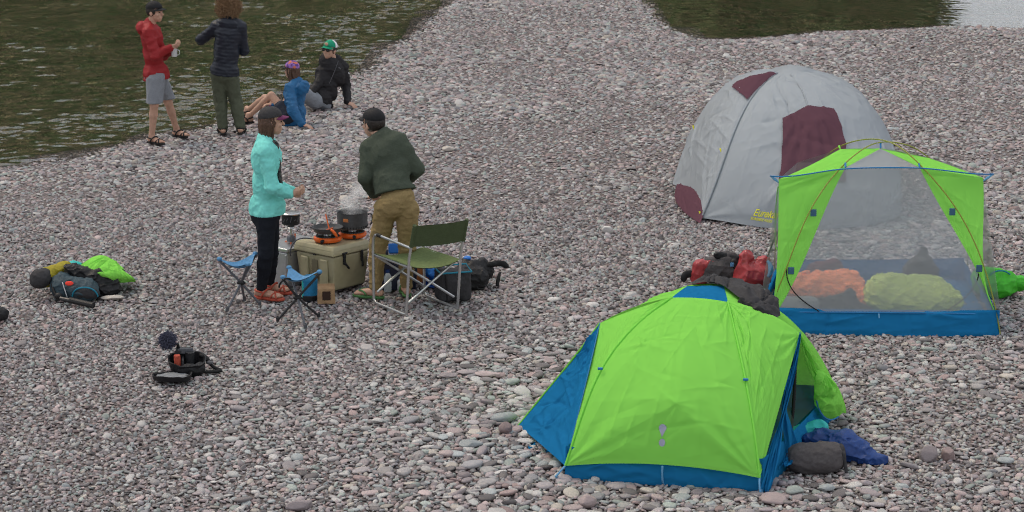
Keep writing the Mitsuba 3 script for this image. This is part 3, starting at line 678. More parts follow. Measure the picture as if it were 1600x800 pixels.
# print, toggles, stake loops
tear = [(.495 + .022 * math.cos(a) * (1 if math.sin(a) > 0 else max(.12, 1 + math.sin(a) * .95)), .158 + (.018 if math.sin(a) > 0 else .040) * math.sin(a)) for a in np.linspace(0, 2 * np.pi, 40)]
put(t1 + '__print', front1.decal(tear, .004, .015), 'reflective_print', True)
put(t1 + '__print_001', front1.decal([(.497 + .017 * math.cos(a), .097 + .017 * math.sin(a)) for a in np.linspace(0, 2 * np.pi, 24)], .004, .015), 'reflective_print', True)
for k, p in enumerate(((0.582, 13.4, 0.652), (1.519, 13.2, 0.636))):
    v, f = rounded(.035, .018, .016, .005, p)
    put(t1 + '__toggle' + ('_001' if k else ''), (v, f), 'blue_webbing')
for k, (p, g) in enumerate(((FOOT_L, (0.284, 13.102, 0)), ((0.967, 12.93, 0.145), (0.977, 12.987, 0)), (FOOT_R, (1.585, 12.801, 0)))):
    g = np.array(g) + [0, 0, .012]
    strap = meld(tube([p, tuple((np.array(p) + g) / 2 + [-.004, -.012, 0]), tuple(g)], [.007, .006, .008], 5, 12), tube([tuple(g + [.008, 0, .02]), tuple(g + [.012, -.004, -.03])], .004, 5))
    put(t1 + '__stake_loop' + (f'_{k:03d}' if k else ''), strap, 'light_blue_webbing', True)

# ------------------------------------------------------------------ the netting tent
t2 = 'netting_tent'
tag(t2, 'green tent without its fly, grey netting front showing the sleeping bags inside', 'tent')
BFL, BFR, BRR, BRL = (2.03, 16.80), (3.985, 16.70), (4.10, 18.65), (2.42, 18.6)
mid2 = (3.1, 17.7, .6)
EL, ER, DL, DR = (2.212, 17.2, 1.202), (3.903, 17.2, 1.213), (2.768, 17.25, 1.29), (3.384, 17.25, 1.29)
HUB, TIE = (3.142, 17.75, 1.363), (2.814, 17.85, 1.34)
ERL, ERR = (2.50, 18.2, 1.16), (3.84, 18.2, 1.16)
TF = [(2.06, 16.82, .2), (3.95, 16.73, .2)]
DBL, DBR = (2.18, 16.83, 0.164), (3.96, 16.74, 0.171)
for k, (a, b) in enumerate(((BFL, BFR), (BFR, BRR), (BRR, BRL), (BRL, BFL))):
    a, b = np.array(a), np.array(b); m = (a + b) / 2; inn = np.array([3.1, 17.7]) - m; inn = inn / np.linalg.norm(inn) * .05
    p = Panel([(*a, -.01), (*(m - inn * .8), -.01), (*b, -.01)], [(*(a + inn * .5), .205), (*(m + inn * .5), .195), (*(b + inn * .5), .205)], [(*a, -.01), (*(a + inn * .5), .205)], [(*b, -.01), (*(b + inn * .5), .205)], .012, .010, .014, 60 + k, None, ((.0, .5, 7, .006, .3), (1, .5, 9, .006, .3)), (.55, .55, 2.4), (*(m + inn * 9), .1))
    put(t2 + '__floor_tub' + (f'_{k:03d}' if k else ''), p.mesh(), 'blue_nylon', True)
fl = Panel([(*BFL, .014), (*BFR, .014)], [(*BRL, .014), (*BRR, .014)], [(*BFL, .014), (*BRL, .014)], [(*BFR, .014), (*BRR, .014)], .04, 0, .008, 66)
put(t2 + '__floor_sheet', fl.mesh(), 'blue_nylon', True)
dl_edge = [DBL, (2.259, 16.86, 0.292), (2.526, 17.05, 0.828), DL]; dr_edge = [DBR, (3.904, 16.78, 0.312), (3.632, 17.03, 0.832), DR]
door = Panel([DBL, (3.065, 16.75, 0.185), DBR], [DL, DR], dl_edge, dr_edge, .03, -.02, .004, 67, None, (), (1, 1, 1), mid2)
put(t2 + '__netting', door.mesh(), 'netting', True, label='grey netting door')
tri = Panel([DL, DR], [HUB, HUB], [DL, HUB], [DR, HUB], .03, 0, .002, 68, None, (), (1, 1, 1), mid2)
put(t2 + '__netting_001', tri.mesh(), 'netting', True)
BLc, BRc = (2.134, 16.84, 0.134), (3.964, 16.73, 0.147)
lw = Panel([BLc, DBL], [EL, DL], [BLc, (2.168, 16.88, 0.407), (2.195, 17.02, 0.807), EL], dl_edge, .015, .004, .006, 69, None, ((1, 1, 9, .012, .3), (0, 1, 9, .010, .3), (.5, .0, 7, .006, .4)), (1, 1, .4), mid2)
put(t2 + '__wall_panel', lw.mesh(), 'green_nylon', True)
rw = Panel([DBR, BRc], [DR, ER], dr_edge, [BRc, (3.876, 16.8, 0.426), (3.884, 17.02, 0.807), ER], .015, .004, .006, 70, None, ((1, 1, 9, .012, .3), (0, 1, 9, .010, .3)), (1, 1, .4), mid2)
put(t2 + '__wall_panel_001', rw.mesh(), 'green_nylon', True)
rl = Panel([EL, DL], [TIE, HUB], [EL, (2.497, 17.55, 1.245), TIE], [DL, (2.956, 17.5, 1.325), HUB], .015, -.012, .005, 71, None, ((0, 0, 9, .008, .3), (1, 1, 9, .008, .3)), (1, 1, 1), mid2)
put(t2 + '__roof_panel', rl.mesh(), 'green_nylon', True)
TIE2 = (3.58, 17.85, 1.262)
rr = Panel([DR, ER], [HUB, TIE2], [DR, (3.268, 17.5, 1.325), HUB], [ER, (3.767, 17.55, 1.229), TIE2], .015, -.006, .005, 72, None, ((1, 0, 9, .008, .3), (0, 1, 9, .008, .3)), (1, 1, 1), mid2)
put(t2 + '__roof_panel_001', rr.mesh(), 'green_nylon', True)
rb = Panel([ERL, ERR], [TIE, HUB, TIE2], [ERL, TIE], [ERR, TIE2], .03, -.01, .004, 73, None, (), (1, 1, 1), mid2)
put(t2 + '__roof_panel_002', rb.mesh(), 'netting', True)
for k, (b0, b1, t0_, t1_) in enumerate((((*BRL, .2), (*BFL, .2), ERL, EL), ((*BFR, .2), (*BRR, .2), ER, ERR), ((*BRR, .2), (*BRL, .2), ERR, ERL))):
    p = Panel([b0, b1], [t0_, t1_], [b0, t0_], [b1, t1_], .04, -.02, .004, 75 + k, None, (), (1, 1, 1), mid2)
    put(t2 + f'__netting_{2 + k:03d}', p.mesh(), 'netting', True)
poleA = [(2.0, 16.83, .0), (2.272, 16.9, 0.564), (2.459, 17.02, 0.985), (2.769, 17.3, 1.313), (2.977, 17.55, 1.404), (3.171, 17.8, 1.41), (3.451, 18, 1.336), (3.676, 18.15, 1.174), (4.05, 18.5, .62), (4.12, 18.66, 0)]
poleB = [(2.40, 18.62, 0), (2.44, 18.5, .62), (2.664, 18.25, 1.104), (2.821, 18, 1.33), (3.006, 17.8, 1.432), (3.185, 17.58, 1.448), (3.383, 17.28, 1.317), (3.661, 17, 0.978), (3.864, 16.82, 0.54), (3.993, 16.69, 0.011)]
for k, p in enumerate((poleA, poleB)): put(t2 + '__tent_pole' + ('_001' if k else ''), tube(p, .0055, 8, 90), 'olive_pole', True)
put(t2 + '__eave_pole', tube([(2.134, 17.18, 1.233), (2.249, 17.17, 1.23), (2.645, 17.17, 1.283), (3.067, 17.17, 1.305), (3.464, 17.17, 1.294), (3.863, 17.17, 1.251), (3.987, 17.18, 1.249)], .0055, 8, 60), 'blue_webbing', True)
for k, (a, b) in enumerate((((2.145, 17.18, 1.228), EL), ((3.976, 17.18, 1.244), ER))):
    a, b = np.array(a), np.array(b)
    put(t2 + '__corner_tab' + ('_001' if k else ''), tube([a, (a + b) / 2 + [0, 0, -.012], b + [0, 0, -.03]], [.006, .014, .004], 6, 10), 'light_blue_webbing', True)
for k, (p, q_) in enumerate(((TIE, (2.824, 17.99, 1.343)), (HUB, (3.147, 17.79, 1.406)), (DL, (2.774, 17.3, 1.319)), (DR, (3.383, 17.28, 1.317)), ((2.461, 17.03, 0.961), (2.504, 17.03, 0.945)), ((3.64, 17, 0.978), (3.605, 17.03, 0.951)), ((2.273, 16.9, 0.499), (2.316, 16.9, 0.489)), ((3.846, 16.83, 0.537), (3.809, 16.85, 0.517)))):
    p, q_ = np.array(p), np.array(q_)
    m = tube([p, q_], [.007, .009], 6) if k < 4 else rounded(.05, .012, .06, .005, tuple((p + q_) / 2 - [0, 0, .03]))
    put(t2 + '__clip' + (f'_{k:03d}' if k else ''), m, ('green_nylon' if k == 0 else 'blue_webbing' if k < 4 else 'tab_blue'), 30)
off = np.array([0, -.012, 0])
put(t2 + '__zipper', tube([np.array((2.26, 16.92, 0.505)) + off, np.array((2.314, 16.85, 0.333)) + off, np.array((2.407, 16.82, 0.248)) + off, np.array((2.519, 16.78, 0.183)) + off], .005, 5, 20), 'black_strap', True)
put(t2 + '__zipper_001', tube([np.array((3.828, 16.86, 0.493)) + off, np.array((3.759, 16.82, 0.34)) + off, np.array((3.664, 16.8, 0.253)) + off, np.array((3.549, 16.76, 0.188)) + off], .005, 5, 20), 'black_strap', True)
put(t2 + '__edge_tape', tube([np.array(p) + off for p in (DBL, (3.065, 16.75, 0.179), DBR)], .006, 5, 30), 'blue_webbing', True)
put(t2 + '__guy_line', tube([(2.22, 17.2, 1.094), (2.241, 17.6, 0.765), (2.244, 17.6, 0.625), (2.241, 17.3, 0.603)], .004, 5, 20), 'green_nylon', True)
put(t2 + '__zipper_pull', tube([(2.998, 16.72, 0.176), (3.002, 16.71, 0.141)], .006, 5), 'light_blue_webbing', True)

# ------------------------------------------------------------------ the grey dome tent
t3 = 'dome_tent'
tag(t3, 'grey dome tent with maroon door panel and yellow lettering, behind the netting tent', 'tent')
mid3 = (3.1, 22.6, .4)
F3, L3, R3, RB3 = (1.948, 21.25, 0.017), (1.785, 23.05, 0.03), (4.057, 22.093, 0), (4.0, 23.9, .05)
TL3, TR3 = (2.84, 22.45, 1.352), (3.045, 22.55, 1.351)
seam = [F3, (2.086, 21.33, 0.343), (2.251, 21.55, 0.739), (2.471, 21.95, 1.091), TL3]
right_edge = [R3, (4.049, 22.05, 0.341), (4.028, 22.35, 0.655), (3.87, 22.5, 0.957), (3.574, 22.6, 1.192), TR3]
hem = [F3, (2.279, 21.02, 0.013), (2.62, 20.87, -0.008), (3.16, 20.801, 0), (3.66, 21.016, 0), R3]
front3 = Panel(hem, [TL3, TR3], seam, right_edge, .018, .11, .014, 80, None, ((0, 0, 9, .02, .4), (0, 1, 13, .01, .5), (.35, 0, 9, .015, .5)), (1, 1, .55), mid3)
put(t3 + '__front_panel', front3.mesh(), 'grey_nylon', True)
left_edge = [L3, (1.911, 23.2, 0.378), (2.156, 23.25, 0.824), (2.467, 23.1, 1.154), (2.711, 22.8, 1.31), TL3]
left3 = Panel([L3, (1.893, 22.3, 0.098), (1.943, 21.6, 0.1), F3], [TL3, TL3], left_edge, seam, .018, .09, .014, 83, None, ((1, 0, 9, .02, .4), (0, 0, 9, .02, .4), (.5, 1, 13, .012, .5)), (1, 1, .5), mid3)
put(t3 + '__side_panel', left3.mesh(), 'grey_nylon', True)
LB3 = (2.1, 24.5, .05)
b1 = Panel([LB3, L3], [TL3, TL3], [LB3, (2.35, 24.2, .75), (2.7, 23.3, 1.2), TL3], left_edge, .05, .05, .01, 85, None, (), (1, 1, 1), mid3)
put(t3 + '__side_panel_001', b1.mesh(), 'grey_nylon', True)
b2 = Panel([R3, RB3], [TR3, TR3], right_edge, [RB3, (3.9, 23.9, .75), (3.5, 23.2, 1.2), TR3], .05, .05, .01, 86, None, (), (1, 1, 1), mid3)
put(t3 + '__side_panel_002', b2.mesh(), 'grey_nylon', True)
b3 = Panel([RB3, LB3], [TR3, TL3], [RB3, (3.9, 23.9, .75), (3.5, 23.2, 1.2), TR3], [LB3, (2.35, 24.2, .75), (2.7, 23.3, 1.2), TL3], .05, .1, .01, 87, None, (), (1, 1, 1), mid3)
put(t3 + '__rear_panel', b3.mesh(), 'grey_nylon', True)
low = Panel([(1.774, 22.618, 0), (1.815, 21.558, 0), (1.92, 21.079, 0)], [tuple(np.array(L3) + [.06, 0, .06]), tuple(np.array((1.893, 22.3, 0.098)) + [.05, 0, .06]), tuple(np.array((1.943, 21.6, 0.1)) + [.04, 0, .06]), tuple(np.array(F3) + [.03, .03, .05])], [(1.774, 22.618, 0), tuple(np.array(L3) + [.06, 0, .06])], [(1.92, 21.079, 0), tuple(np.array(F3) + [.03, .03, .05])], .02, .02, .008, 88, None, (), (1, 1, 1), mid3)
put(t3 + '__inner_wall', low.mesh(), 'maroon_nylon', True, label='maroon inner wall showing under the raised hem')
put(t3 + '__seam', tube([np.array(p) + [-.004, -.012, .006] for p in seam], .010, 6, 60), 'grey_nylon', True)
put(t3 + '__seam_001', tube(front3.at(*zip(*((.389, .592), (.396, .660), (.403, .767), (.409, .893))), .006), .007, 6, 40), 'grey_nylon', True)
put(t3 + '__door_panel', front3.decal([(.257, .2), (.250, .379), (.248, .534), (.315, .563), (.389, .594), (.45, .575), (.517, .563), (.512, .476), (.509, .408), (.497, .272), (.495, .2)], lambda s_, q_: .020 + .011 * np.sin(40 * np.arctan2(s_ - .389, .70 - q_) + 5 * (s_ - .3)) * np.clip((.60 - q_) / .15, 0, 1), .012), 'maroon_nylon', True, label='maroon door panel')
put(t3 + '__roof_vent', left3.decal([(.54, .62), (.49, .657), (.667, .806), (.744, .954), (.985, .985), (.989, .833), (.967, .685), (.756, .648)], .022, .03), 'maroon_nylon', True, label='maroon vent panel at the top')
def lettering(panel, text, s0, q0, ds, dq, slant, off=.006):
    m = meshkit.text_mesh(text, 1.0, .01, bold=True)
    v, f = np.asarray(m.vertices), np.asarray(m.faces)
    top = v[f][:, :, 2].min(1) > .005
    f = f[top]; w = v[:, 0].max()
    x, y = v[:, 0] / w, v[:, 1]
    return panel.at(s0 + ds[0] * (x + slant * dq[1] / ds[0] * y) + dq[0] * y, q0 + ds[1] * (x + slant * dq[1] / ds[0] * y) + dq[1] * y, np.full(len(v), off)), f
put(t3 + '__lettering', lettering(front3, 'Eureka!', .181, .052, (.082, 0), (0, .031), .25), 'yellow_print', False)
put(t3 + '__lettering_001', lettering(front3, 'SUMMER PASS', .174, .032, (.074, -.003), (0, .013), .25), 'yellow_print', False)
for k, (p, h) in enumerate((((2.004, 23.1, 0.676), .05), ((2.137, 21.4, 0.718), .03), ((1.992, 22, 0.392), .08), ((1.824, 22.9, 0.001), .05), ((1.931, 21.3, 0.081), .05))):
    put(t3 + '__tie_tab' + (f'_{k:03d}' if k else ''), tube([p, tuple(np.array(p) + [.008, -.015, -h])], [.010, .006], 5), 'yellow_print', True)
mat('skin', cloth_color((.50, .30, .215), .08, 40), .5, .35)
mat('skin_tan', cloth_color((.44, .25, .17), .08, 40), .5, .35)
mat('eye_dark', (.03, .02, .015), .25, .5)
mat('red_jacket', cloth_color((.28, .015, .018), .10, 90), .6, .3)
mat('grey_shorts', cloth_color((.22, .235, .26), .12, 150), .85, .2)
mat('black_cap', cloth_color((.012, .012, .014), .2, 90), .7, .3)
mat('sandal_black', (.015, .013, .013), .6, .3)
mat('navy_puffer', cloth_color((.011, .015, .026), .15, 60), .45, .4)
mat('olive_trousers', cloth_color((.082, .092, .062), .12, 120), .85, .2)
mat('curly_hair', cloth_color((.25, .155, .085), .5, 70), .6, .3)
mat('brown_hair', cloth_color((.085, .045, .028), .35, 90), .45, .4)
mat('dark_hair', cloth_color((.02, .014, .011), .3, 90), .5, .4)
mat('blue_jacket', cloth_color((.012, .105, .25), .10, 70), .5, .35)
mat('dark_shorts', (.03, .035, .05), .8, .2)
def _purple(p, n, uv):
    a = mikit.noise(p.x * 38, p.y * 38, p.z * 38); b = mikit.noise(p.x * 30 + 9, p.y * 30, p.z * 34)
    c = mikit.mix((.12, .05, .22), (.30, .16, .45), mikit.smoothstep(.4, .6, a))
    return mikit.mix(c, (.55, .16, .10), mikit.smoothstep(.68, .75, b))
mat('purple_print', mikit.proc(_purple), .7, .25)
mat('black_jacket', cloth_color((.014, .013, .015), .15, 80), .65, .3)
mat('grey_trim', (.10, .10, .11), .6, .3)
mat('green_cap', cloth_color((.01, .26, .14), .1, 90), .7, .25)
mat('white_mesh', (.66, .68, .70), .8, .2)
mat('sunglasses', (.008, .008, .009), .12, .6)
mat('lens_badge', (.50, .30, .22), .6, .3)
mat('turquoise_shirt', cloth_color((.20, .66, .60), .08, 60), .8, .2)
mat('black_trousers', cloth_color((.010, .012, .018), .2, 120), .8, .2)
mat('charcoal_cap', cloth_color((.045, .043, .045), .2, 90), .75, .25)
mat('plum_visor', (.14, .02, .085), .6, .3)
def _plaid(p, n, uv):
    a = mikit.smoothstep(.35, .5, mikit.noise(p.x * 120, p.y * 120, p.z * 90))
    return mikit.mix((.022, .022, .025), (.10, .095, .09), a)
mat('patterned_scarf', mikit.proc(_plaid), .85, .15)
mat('orange_sandal', (.42, .075, .045), .6, .3)
mat('green_jacket', cloth_color((.060, .074, .055), .14, 110), .85, .2)
mat('khaki_trousers', cloth_color((.27, .195, .090), .12, 110), .85, .2)
mat('green_sandal', (.055, .16, .05), .5, .4)
mat('steel_cup', (.62, .63, .64), .35, .5, .6)

def quilt(axis, origin, pitch=.045, depth=.005):
    def f(X):
        t = ((X - origin) @ axis) / pitch
        return depth * (1 - np.abs(np.sin(np.pi * t)) ** .6) + .002 * np.sin(40 * X[:, 0] + 3 * np.sin(31 * X[:, 2]))
    return f
def hair_strands(head, H, s, cover, drop, m, key, seed, n=260, lean=None, gather=.45):
    """Locks of hair that hang from the skull and draw together below the neck."""
    r = np.random.default_rng(seed); f, l, u = H.T; T_ = []
    for _ in range(n):
        a = r.uniform(*cover); z = r.uniform(-.03, .070)
        q = math.sqrt(max(0, 1 - (z / .12) ** 2)) * 1.02
        r0 = f * (.092 * q * math.cos(a)) + l * (.076 * q * math.sin(a)); c = head + s * (f * -.008 + u * (z + .015))
        o = unit(r0); L = drop * r.uniform(.7, 1.12); w1, w2 = r.uniform(-.012, .012), r.uniform(0, 6)
        pts = [c + s * r0 * (1 - gather * t ** 1.3) - f * .03 * t + o * (.008 * math.sin(t * 5 + w2) + w1 * t) - np.array([0, 0, 1]) * L * t + (0 if lean is None else np.asarray(lean) * t * t) for t in np.linspace(0, 1, 7)]
        T_.append(tube(pts, [.008, .009, .009, .008, .007, .005, .0015], 5))
    put(key, meld(*T_), m, True)

# 1: standing by the water in a red jacket
J = dict(pelvis=(-4.435, 26.16, 0.815), chest=(-4.491, 26.15, 1.376), head=(-4.415, 26.12, 1.593), shR=(-4.478, 25.97, 1.358), shL=(-4.507, 26.33, 1.338), elR=(-4.393, 25.92, 1.079), wrR=(-4.205, 25.95, 1.178), elL=(-4.367, 26.38, 1.027), wrL=(-4.209, 26.12, 1.141),
         hipR=(-4.429, 26.07, 0.78), hipL=(-4.427, 26.25, 0.762), knR=(-4.451, 26.03, 0.457), anR=(-4.512, 26.12, 0.079), toeR=(-4.377, 26.02, 0.031), knL=(-4.335, 26.4, 0.424), anL=(-4.278, 26.62, 0.044), toeL=(-4.134, 26.52, 0.011))
p = Person('person', J, (.93, -.34, -.04), 1.0, hands={'R': ((.85, -.1, .35), (-.2, .5, .8), 1, .7), 'L': ((.7, -.5, .35), (-.2, -.4, .9), -1, .7)})
p.body('skin', 'person in a red hooded jacket, grey shorts and black cap standing by the water')
tr = p.trunk(.022)
p.wear('jacket', tr + p.arm('R', .018, .95) + p.arm('L', .018, .95) + [cone(p.J['chest'] + p.spine * .0, p.J['chest'] + p.spine * .075 + p.front * .01, .080, .070),
       blob(p.J['chest'] - p.front * .095 + p.spine * .03, (.065, .115, .085), np.stack([p.front, p.side, p.spine], 1)), cone(p.J['pelvis'] + p.spine * .02, p.J['pelvis'] - p.spine * .06, .155, .160),
       cut(p.J['pelvis'] - p.spine * .065, -p.spine)], 'red_jacket', .010, .02, .010, (7, 7, 9), 3)
legs = lambda p, g, shin, knee=1.0: sum([p.leg(a, g, knee, shin) for a in 'LR'], [])
p.wear('shorts', [blob(p.J['pelvis'], (.150, .165, .14), np.stack([p.front, p.side, p.spine], 1))] + sum([[cone(p.J['hip' + a], mid(p.J['hip' + a], p.J['kn' + a], .98), .112, .098), cut(mid(p.J['hip' + a], p.J['kn' + a], .96), (0, 0, -1))] for a in 'R'], []) + [cone(p.J['hipL'], mid(p.J['hipL'], p.J['knL'], .93), .112, .098)],
       'grey_shorts', .010, .02, .008, (10, 10, 5), 4)
p.cap('black_cap')
hair = [blob(p.P(-.020, 0, .020), np.array([.096, .084, .085]), p.H), cut(p.P(.045, 0, 0), p.H[:, 0]), cut(p.P(0, 0, -.052), -p.H[:, 2])]
p.wear('hair', hair, 'dark_hair', .006, .01, .003, (60, 60, 60), 5)
for a in 'LR': p.sandal(a, 'sandal_black', 'sandal' + ('_001' if a == 'R' else ''))
cupc = np.array((-4.173, 25.98, 1.111))
put('steel_mug', meld(tube([cupc + [0, 0, -.05], cupc + [0, 0, .045]], [.036, .040], 18), tube([cupc + [.036, 0, .03], cupc + [.066, 0, .02], cupc + [.064, 0, -.02], cupc + [.034, 0, -.03]], .005, 6, 14)), 'steel_cup', 40, 'small metal mug held by the person in the red jacket', 'mug')

# 2: standing with the back to us in a dark quilted jacket
J = dict(pelvis=(-3.657, 26.72, 0.761), chest=(-3.587, 26.7, 1.375), head=(-3.584, 26.72, 1.567), shL=(-3.761, 26.72, 1.34), shR=(-3.421, 26.72, 1.34), elL=(-3.96, 26.82, 1.165), wrL=(-3.827, 27.05, 1.219), elR=(-3.415, 26.8, 1.029), wrR=(-3.585, 27.05, 1.054),
         hipL=(-3.724, 26.72, 0.704), hipR=(-3.594, 26.72, 0.704), knL=(-3.727, 26.74, 0.429), anL=(-3.698, 26.68, 0.067), toeL=(-3.763, 26.92, 0.061), knR=(-3.534, 26.76, 0.41), anR=(-3.466, 26.66, 0.07), toeR=(-3.466, 26.92, 0.061))
p = Person('person_001', J, (-.35, .93, -.1), .98)
p.body('skin', 'person with curly hair in a dark navy puffer jacket, seen from behind')
F_ = np.stack([p.front, p.side, p.spine], 1)
p.wear('jacket', p.trunk(.030) + p.arm('R', .026, .97) + p.arm('L', .026, .97) + [cone(p.J['chest'], p.J['chest'] + p.spine * .07, .085, .075), blob(p.J['chest'] - p.front * .085 + p.spine * .02, (.05, .115, .075), F_),
       cone(p.J['chest'] - p.spine * .12, p.J['pelvis'] + p.spine * .02, .150, .152), cone(p.J['pelvis'] + p.spine * .04, p.J['pelvis'] - p.spine * .035, .160, .166), cut(p.J['pelvis'] - p.spine * .03, -p.spine)], 'navy_puffer', .009, .02, .004, (9, 9, 9), 6, quilt(p.spine, p.J['pelvis']))
put('person_001__jacket__logo', melt([blob(p.J['shR'] - p.front * .083 - p.side * .035 + p.spine * -.005, (.006, .014, .010), F_)], .004, .002), 'white_mesh', True)
p.wear('trousers', [blob(p.J['pelvis'] - p.front * .02 - p.spine * .03, (.128, .150, .12), F_)] + legs(p, .024, .97), 'olive_trousers', .010, .02, .010, (8, 8, 6), 7)
r = np.random.default_rng(3); curls = []
for _ in range(760):
    d = unit(r.normal(0, 1, 3) + [0, 0, .25]); c = p.P(*(np.array([-.012, 0, .022]) + d * [.092, .094, .102]))
    if (c - p.J['head']) @ p.H[:, 0] > .07: continue
    d = p.H @ d; e = unit(np.cross(d, r.normal(0, 1, 3))); g = np.cross(d, e); R0 = r.uniform(.010, .022)
    curls.append(tube([c + d * (.000 + r.uniform(.02, .085) * t) + e * R0 * math.cos(6 * t) + g * R0 * math.sin(6 * t) for t in np.linspace(0, 1.3, 9)], [.006, .005, .002], 5))
put('person_001__hair', meld(melt([blob(p.P(-.014, 0, .030), (.098, .090, .100), p.H), cut(p.P(.055, 0, 0), p.H[:, 0])], .008, .01), *curls), 'curly_hair', True)
for a in 'LR': p.sandal(a, 'sandal_black', 'sandal' + ('_001' if a == 'R' else ''))

# 3: sitting at the water's edge in a blue jacket
J = dict(pelvis=(-2.875, 27.45, 0.084), chest=(-2.821, 27.42, 0.478), head=(-2.879, 27.46, 0.683), shL=(-2.899, 27.28, 0.465), shR=(-2.745, 27.58, 0.437), elL=(-2.849, 27.14, 0.209), wrL=(-2.725, 27.1, 0.031), elR=(-2.992, 27.62, 0.168), wrR=(-3.132, 27.45, 0.237),
         hipL=(-2.931, 27.34, 0.093), hipR=(-2.87, 27.56, 0.075), knL=(-3.16, 27.5, 0.348), anL=(-3.485, 27.62, 0.056), toeL=(-3.549, 27.58, 0.003), knR=(-3.294, 27.92, 0.25), anR=(-3.583, 28.28, 0.046), toeR=(-3.655, 28.3, 0.026))
p = Person('person_002', J, (-.86, .50, -.05), .90, hands={'L': ((.9, -.15, -.25), (0, .1, -1), -1, .15), 'R': ((-.9, -.1, .0), (0, 0, -1), 1, .4)}, head_s=.95)
p.body('skin', 'person in a blue jacket and purple cap sitting on the gravel with bare legs')
F_ = np.stack([p.front, p.side, p.spine], 1)
p.wear('jacket', p.trunk(.028) + p.arm('L', .026, .97) + p.arm('R', .024, .95) + [cone(p.J['chest'], p.J['chest'] + p.spine * .06, .078, .068), blob(p.J['chest'] - p.front * .100 + p.spine * .0, (.060, .120, .095), F_),
       cone(p.J['pelvis'] + p.spine * .05, p.J['pelvis'] - p.spine * .05, .16, .165), cut(p.J['pelvis'] - [0, 0, .145], (0, 0, -1))], 'blue_jacket', .0095, .02, .012, (7, 7, 9), 8)
p.wear('shorts', [blob(p.J['pelvis'], (.15, .16, .11), F_)] + [cone(p.J['hip' + a], mid(p.J['hip' + a], p.J['kn' + a], .40), .105, .095) for a in 'LR'], 'dark_shorts', .012, .02, .005, (9, 9, 9), 9)
p.cap('purple_print', 'black_cap')
hair_strands(p.J['head'], p.H, p.hs, (1.2, 5.1), .24, 'brown_hair', 'person_002__hair', 4, 240, (.0, -.02, 0))
for a in 'LR': p.sandal(a, 'sandal_black', 'sandal' + ('_001' if a == 'R' else ''))

# 4: leaning back on one hand in a black jacket
J = dict(pelvis=(-2.646, 28.75, 0.097), chest=(-2.442, 28.95, 0.573), head=(-2.501, 28.86, 0.771), shR=(-2.589, 28.9, 0.518), shL=(-2.316, 29.02, 0.519), elL=(-2.295, 29.02, 0.234), wrL=(-2.265, 28.82, 0.05), elR=(-2.654, 28.7, 0.317), wrR=(-2.756, 28.55, 0.215),
         hipR=(-2.695, 28.62, 0.099), hipL=(-2.621, 28.86, 0.071), knR=(-2.928, 28.45, 0.283), anR=(-3.149, 28.35, 0.053), toeR=(-3.249, 28.3, 0.008), knL=(-2.859, 28.9, 0.252), anL=(-3.115, 29.1, 0.007), toeL=(-3.223, 29.1, -0.038))
p = Person('person_003', J, (-.50, -.85, -.16), .95, hands={'L': ((.75, -.3, -.3), (0, .2, -1), -1, .15), 'R': ((-.8, -.3, -.2), (0, 0, -1), 1, .4)}, head_up=(.12, 0, 1))
p.body('skin', 'person in a black jacket, sunglasses and green trucker cap leaning back on one hand')
F_ = np.stack([p.front, p.side, p.spine], 1)
p.wear('jacket', p.trunk(.024) + p.arm('L', .020, .95) + p.arm('R', .020, .95) + [cone(p.J['chest'], p.J['chest'] + p.spine * .06, .082, .072), blob(p.J['chest'] - p.front * .08 + p.spine * .035, (.05, .11, .07), F_),
       cone(p.J['pelvis'] + p.spine * .03, p.J['pelvis'] - p.spine * .03, .15, .155), cut(p.J['pelvis'] - p.spine * .04, -p.spine)], 'black_jacket', .0095, .02, .009, (7, 7, 9), 10)
put('person_003__jacket__zipper', tube([p.J['chest'] + p.front * .118 + p.spine * .03, p.J['chest'] + p.front * .155 - p.spine * .14, p.J['chest'] + p.front * .145 - p.spine * .32], .004, 5, 14), 'grey_trim', True)
put('person_003__jacket__logo', melt([blob(p.J['chest'] + p.front * .134 - p.side * .06 - p.spine * .09, (.008, .022, .010), F_)], .004, .002), 'grey_trim', True)
put('person_003__jacket__logo_001', melt([blob(mid(p.J['shL'], p.J['elL'], .35) + p.front * .060 + p.side * -.035, (.010, .012, .012), F_)], .004, .002), 'white_mesh', True)
p.wear('shorts', [blob(p.J['pelvis'], (.14, .155, .12), F_)] + [cone(p.J['hip' + a], mid(p.J['hip' + a], p.J['kn' + a], .9), .108, .090) for a in 'LR'], 'grey_shorts', .011, .02, .008, (9, 9, 9), 11)
p.cap('green_cap', 'green_cap')
put('person_003__cap__back_mesh', melt([blob(p.P(-.012, 0, .052), (.110, .0915, .0885), p.H), cut(p.P(0, 0, .043), -p.H[:, 2] + .10 * p.H[:, 0]), cut(p.P(-.005, 0, 0), p.H[:, 0])], .006, .008), 'white_mesh', True)
put('person_003__cap__badge', melt([blob(p.P(.094, 0, .085), (.010, .032, .024), p.H)], .005, .003), 'lens_badge', True)
put('person_003__sunglasses', melt([blob(p.P(.096, .034, .004), (.010, .032, .022), p.H), blob(p.P(.096, -.034, .004), (.010, .032, .022), p.H), cone(p.P(.103, .01, .010), p.P(.103, -.01, .010), .006, .006),
    cone(p.P(.088, .066, .010), p.P(-.01, .083, .006), .005, .005), cone(p.P(.088, -.066, .010), p.P(-.01, -.083, .006), .005, .005)], .005, .005), 'sunglasses', True)
p.wear('hair', [blob(p.P(-.022, 0, .015), (.094, .083, .08), p.H), cut(p.P(.03, 0, 0), p.H[:, 0]), cut(p.P(0, 0, -.045), -p.H[:, 2])], 'dark_hair', .006, .01, .003, (60, 60, 60), 5)
for a in 'LR': p.sandal(a, 'sandal_black', 'sandal' + ('_001' if a == 'R' else ''))

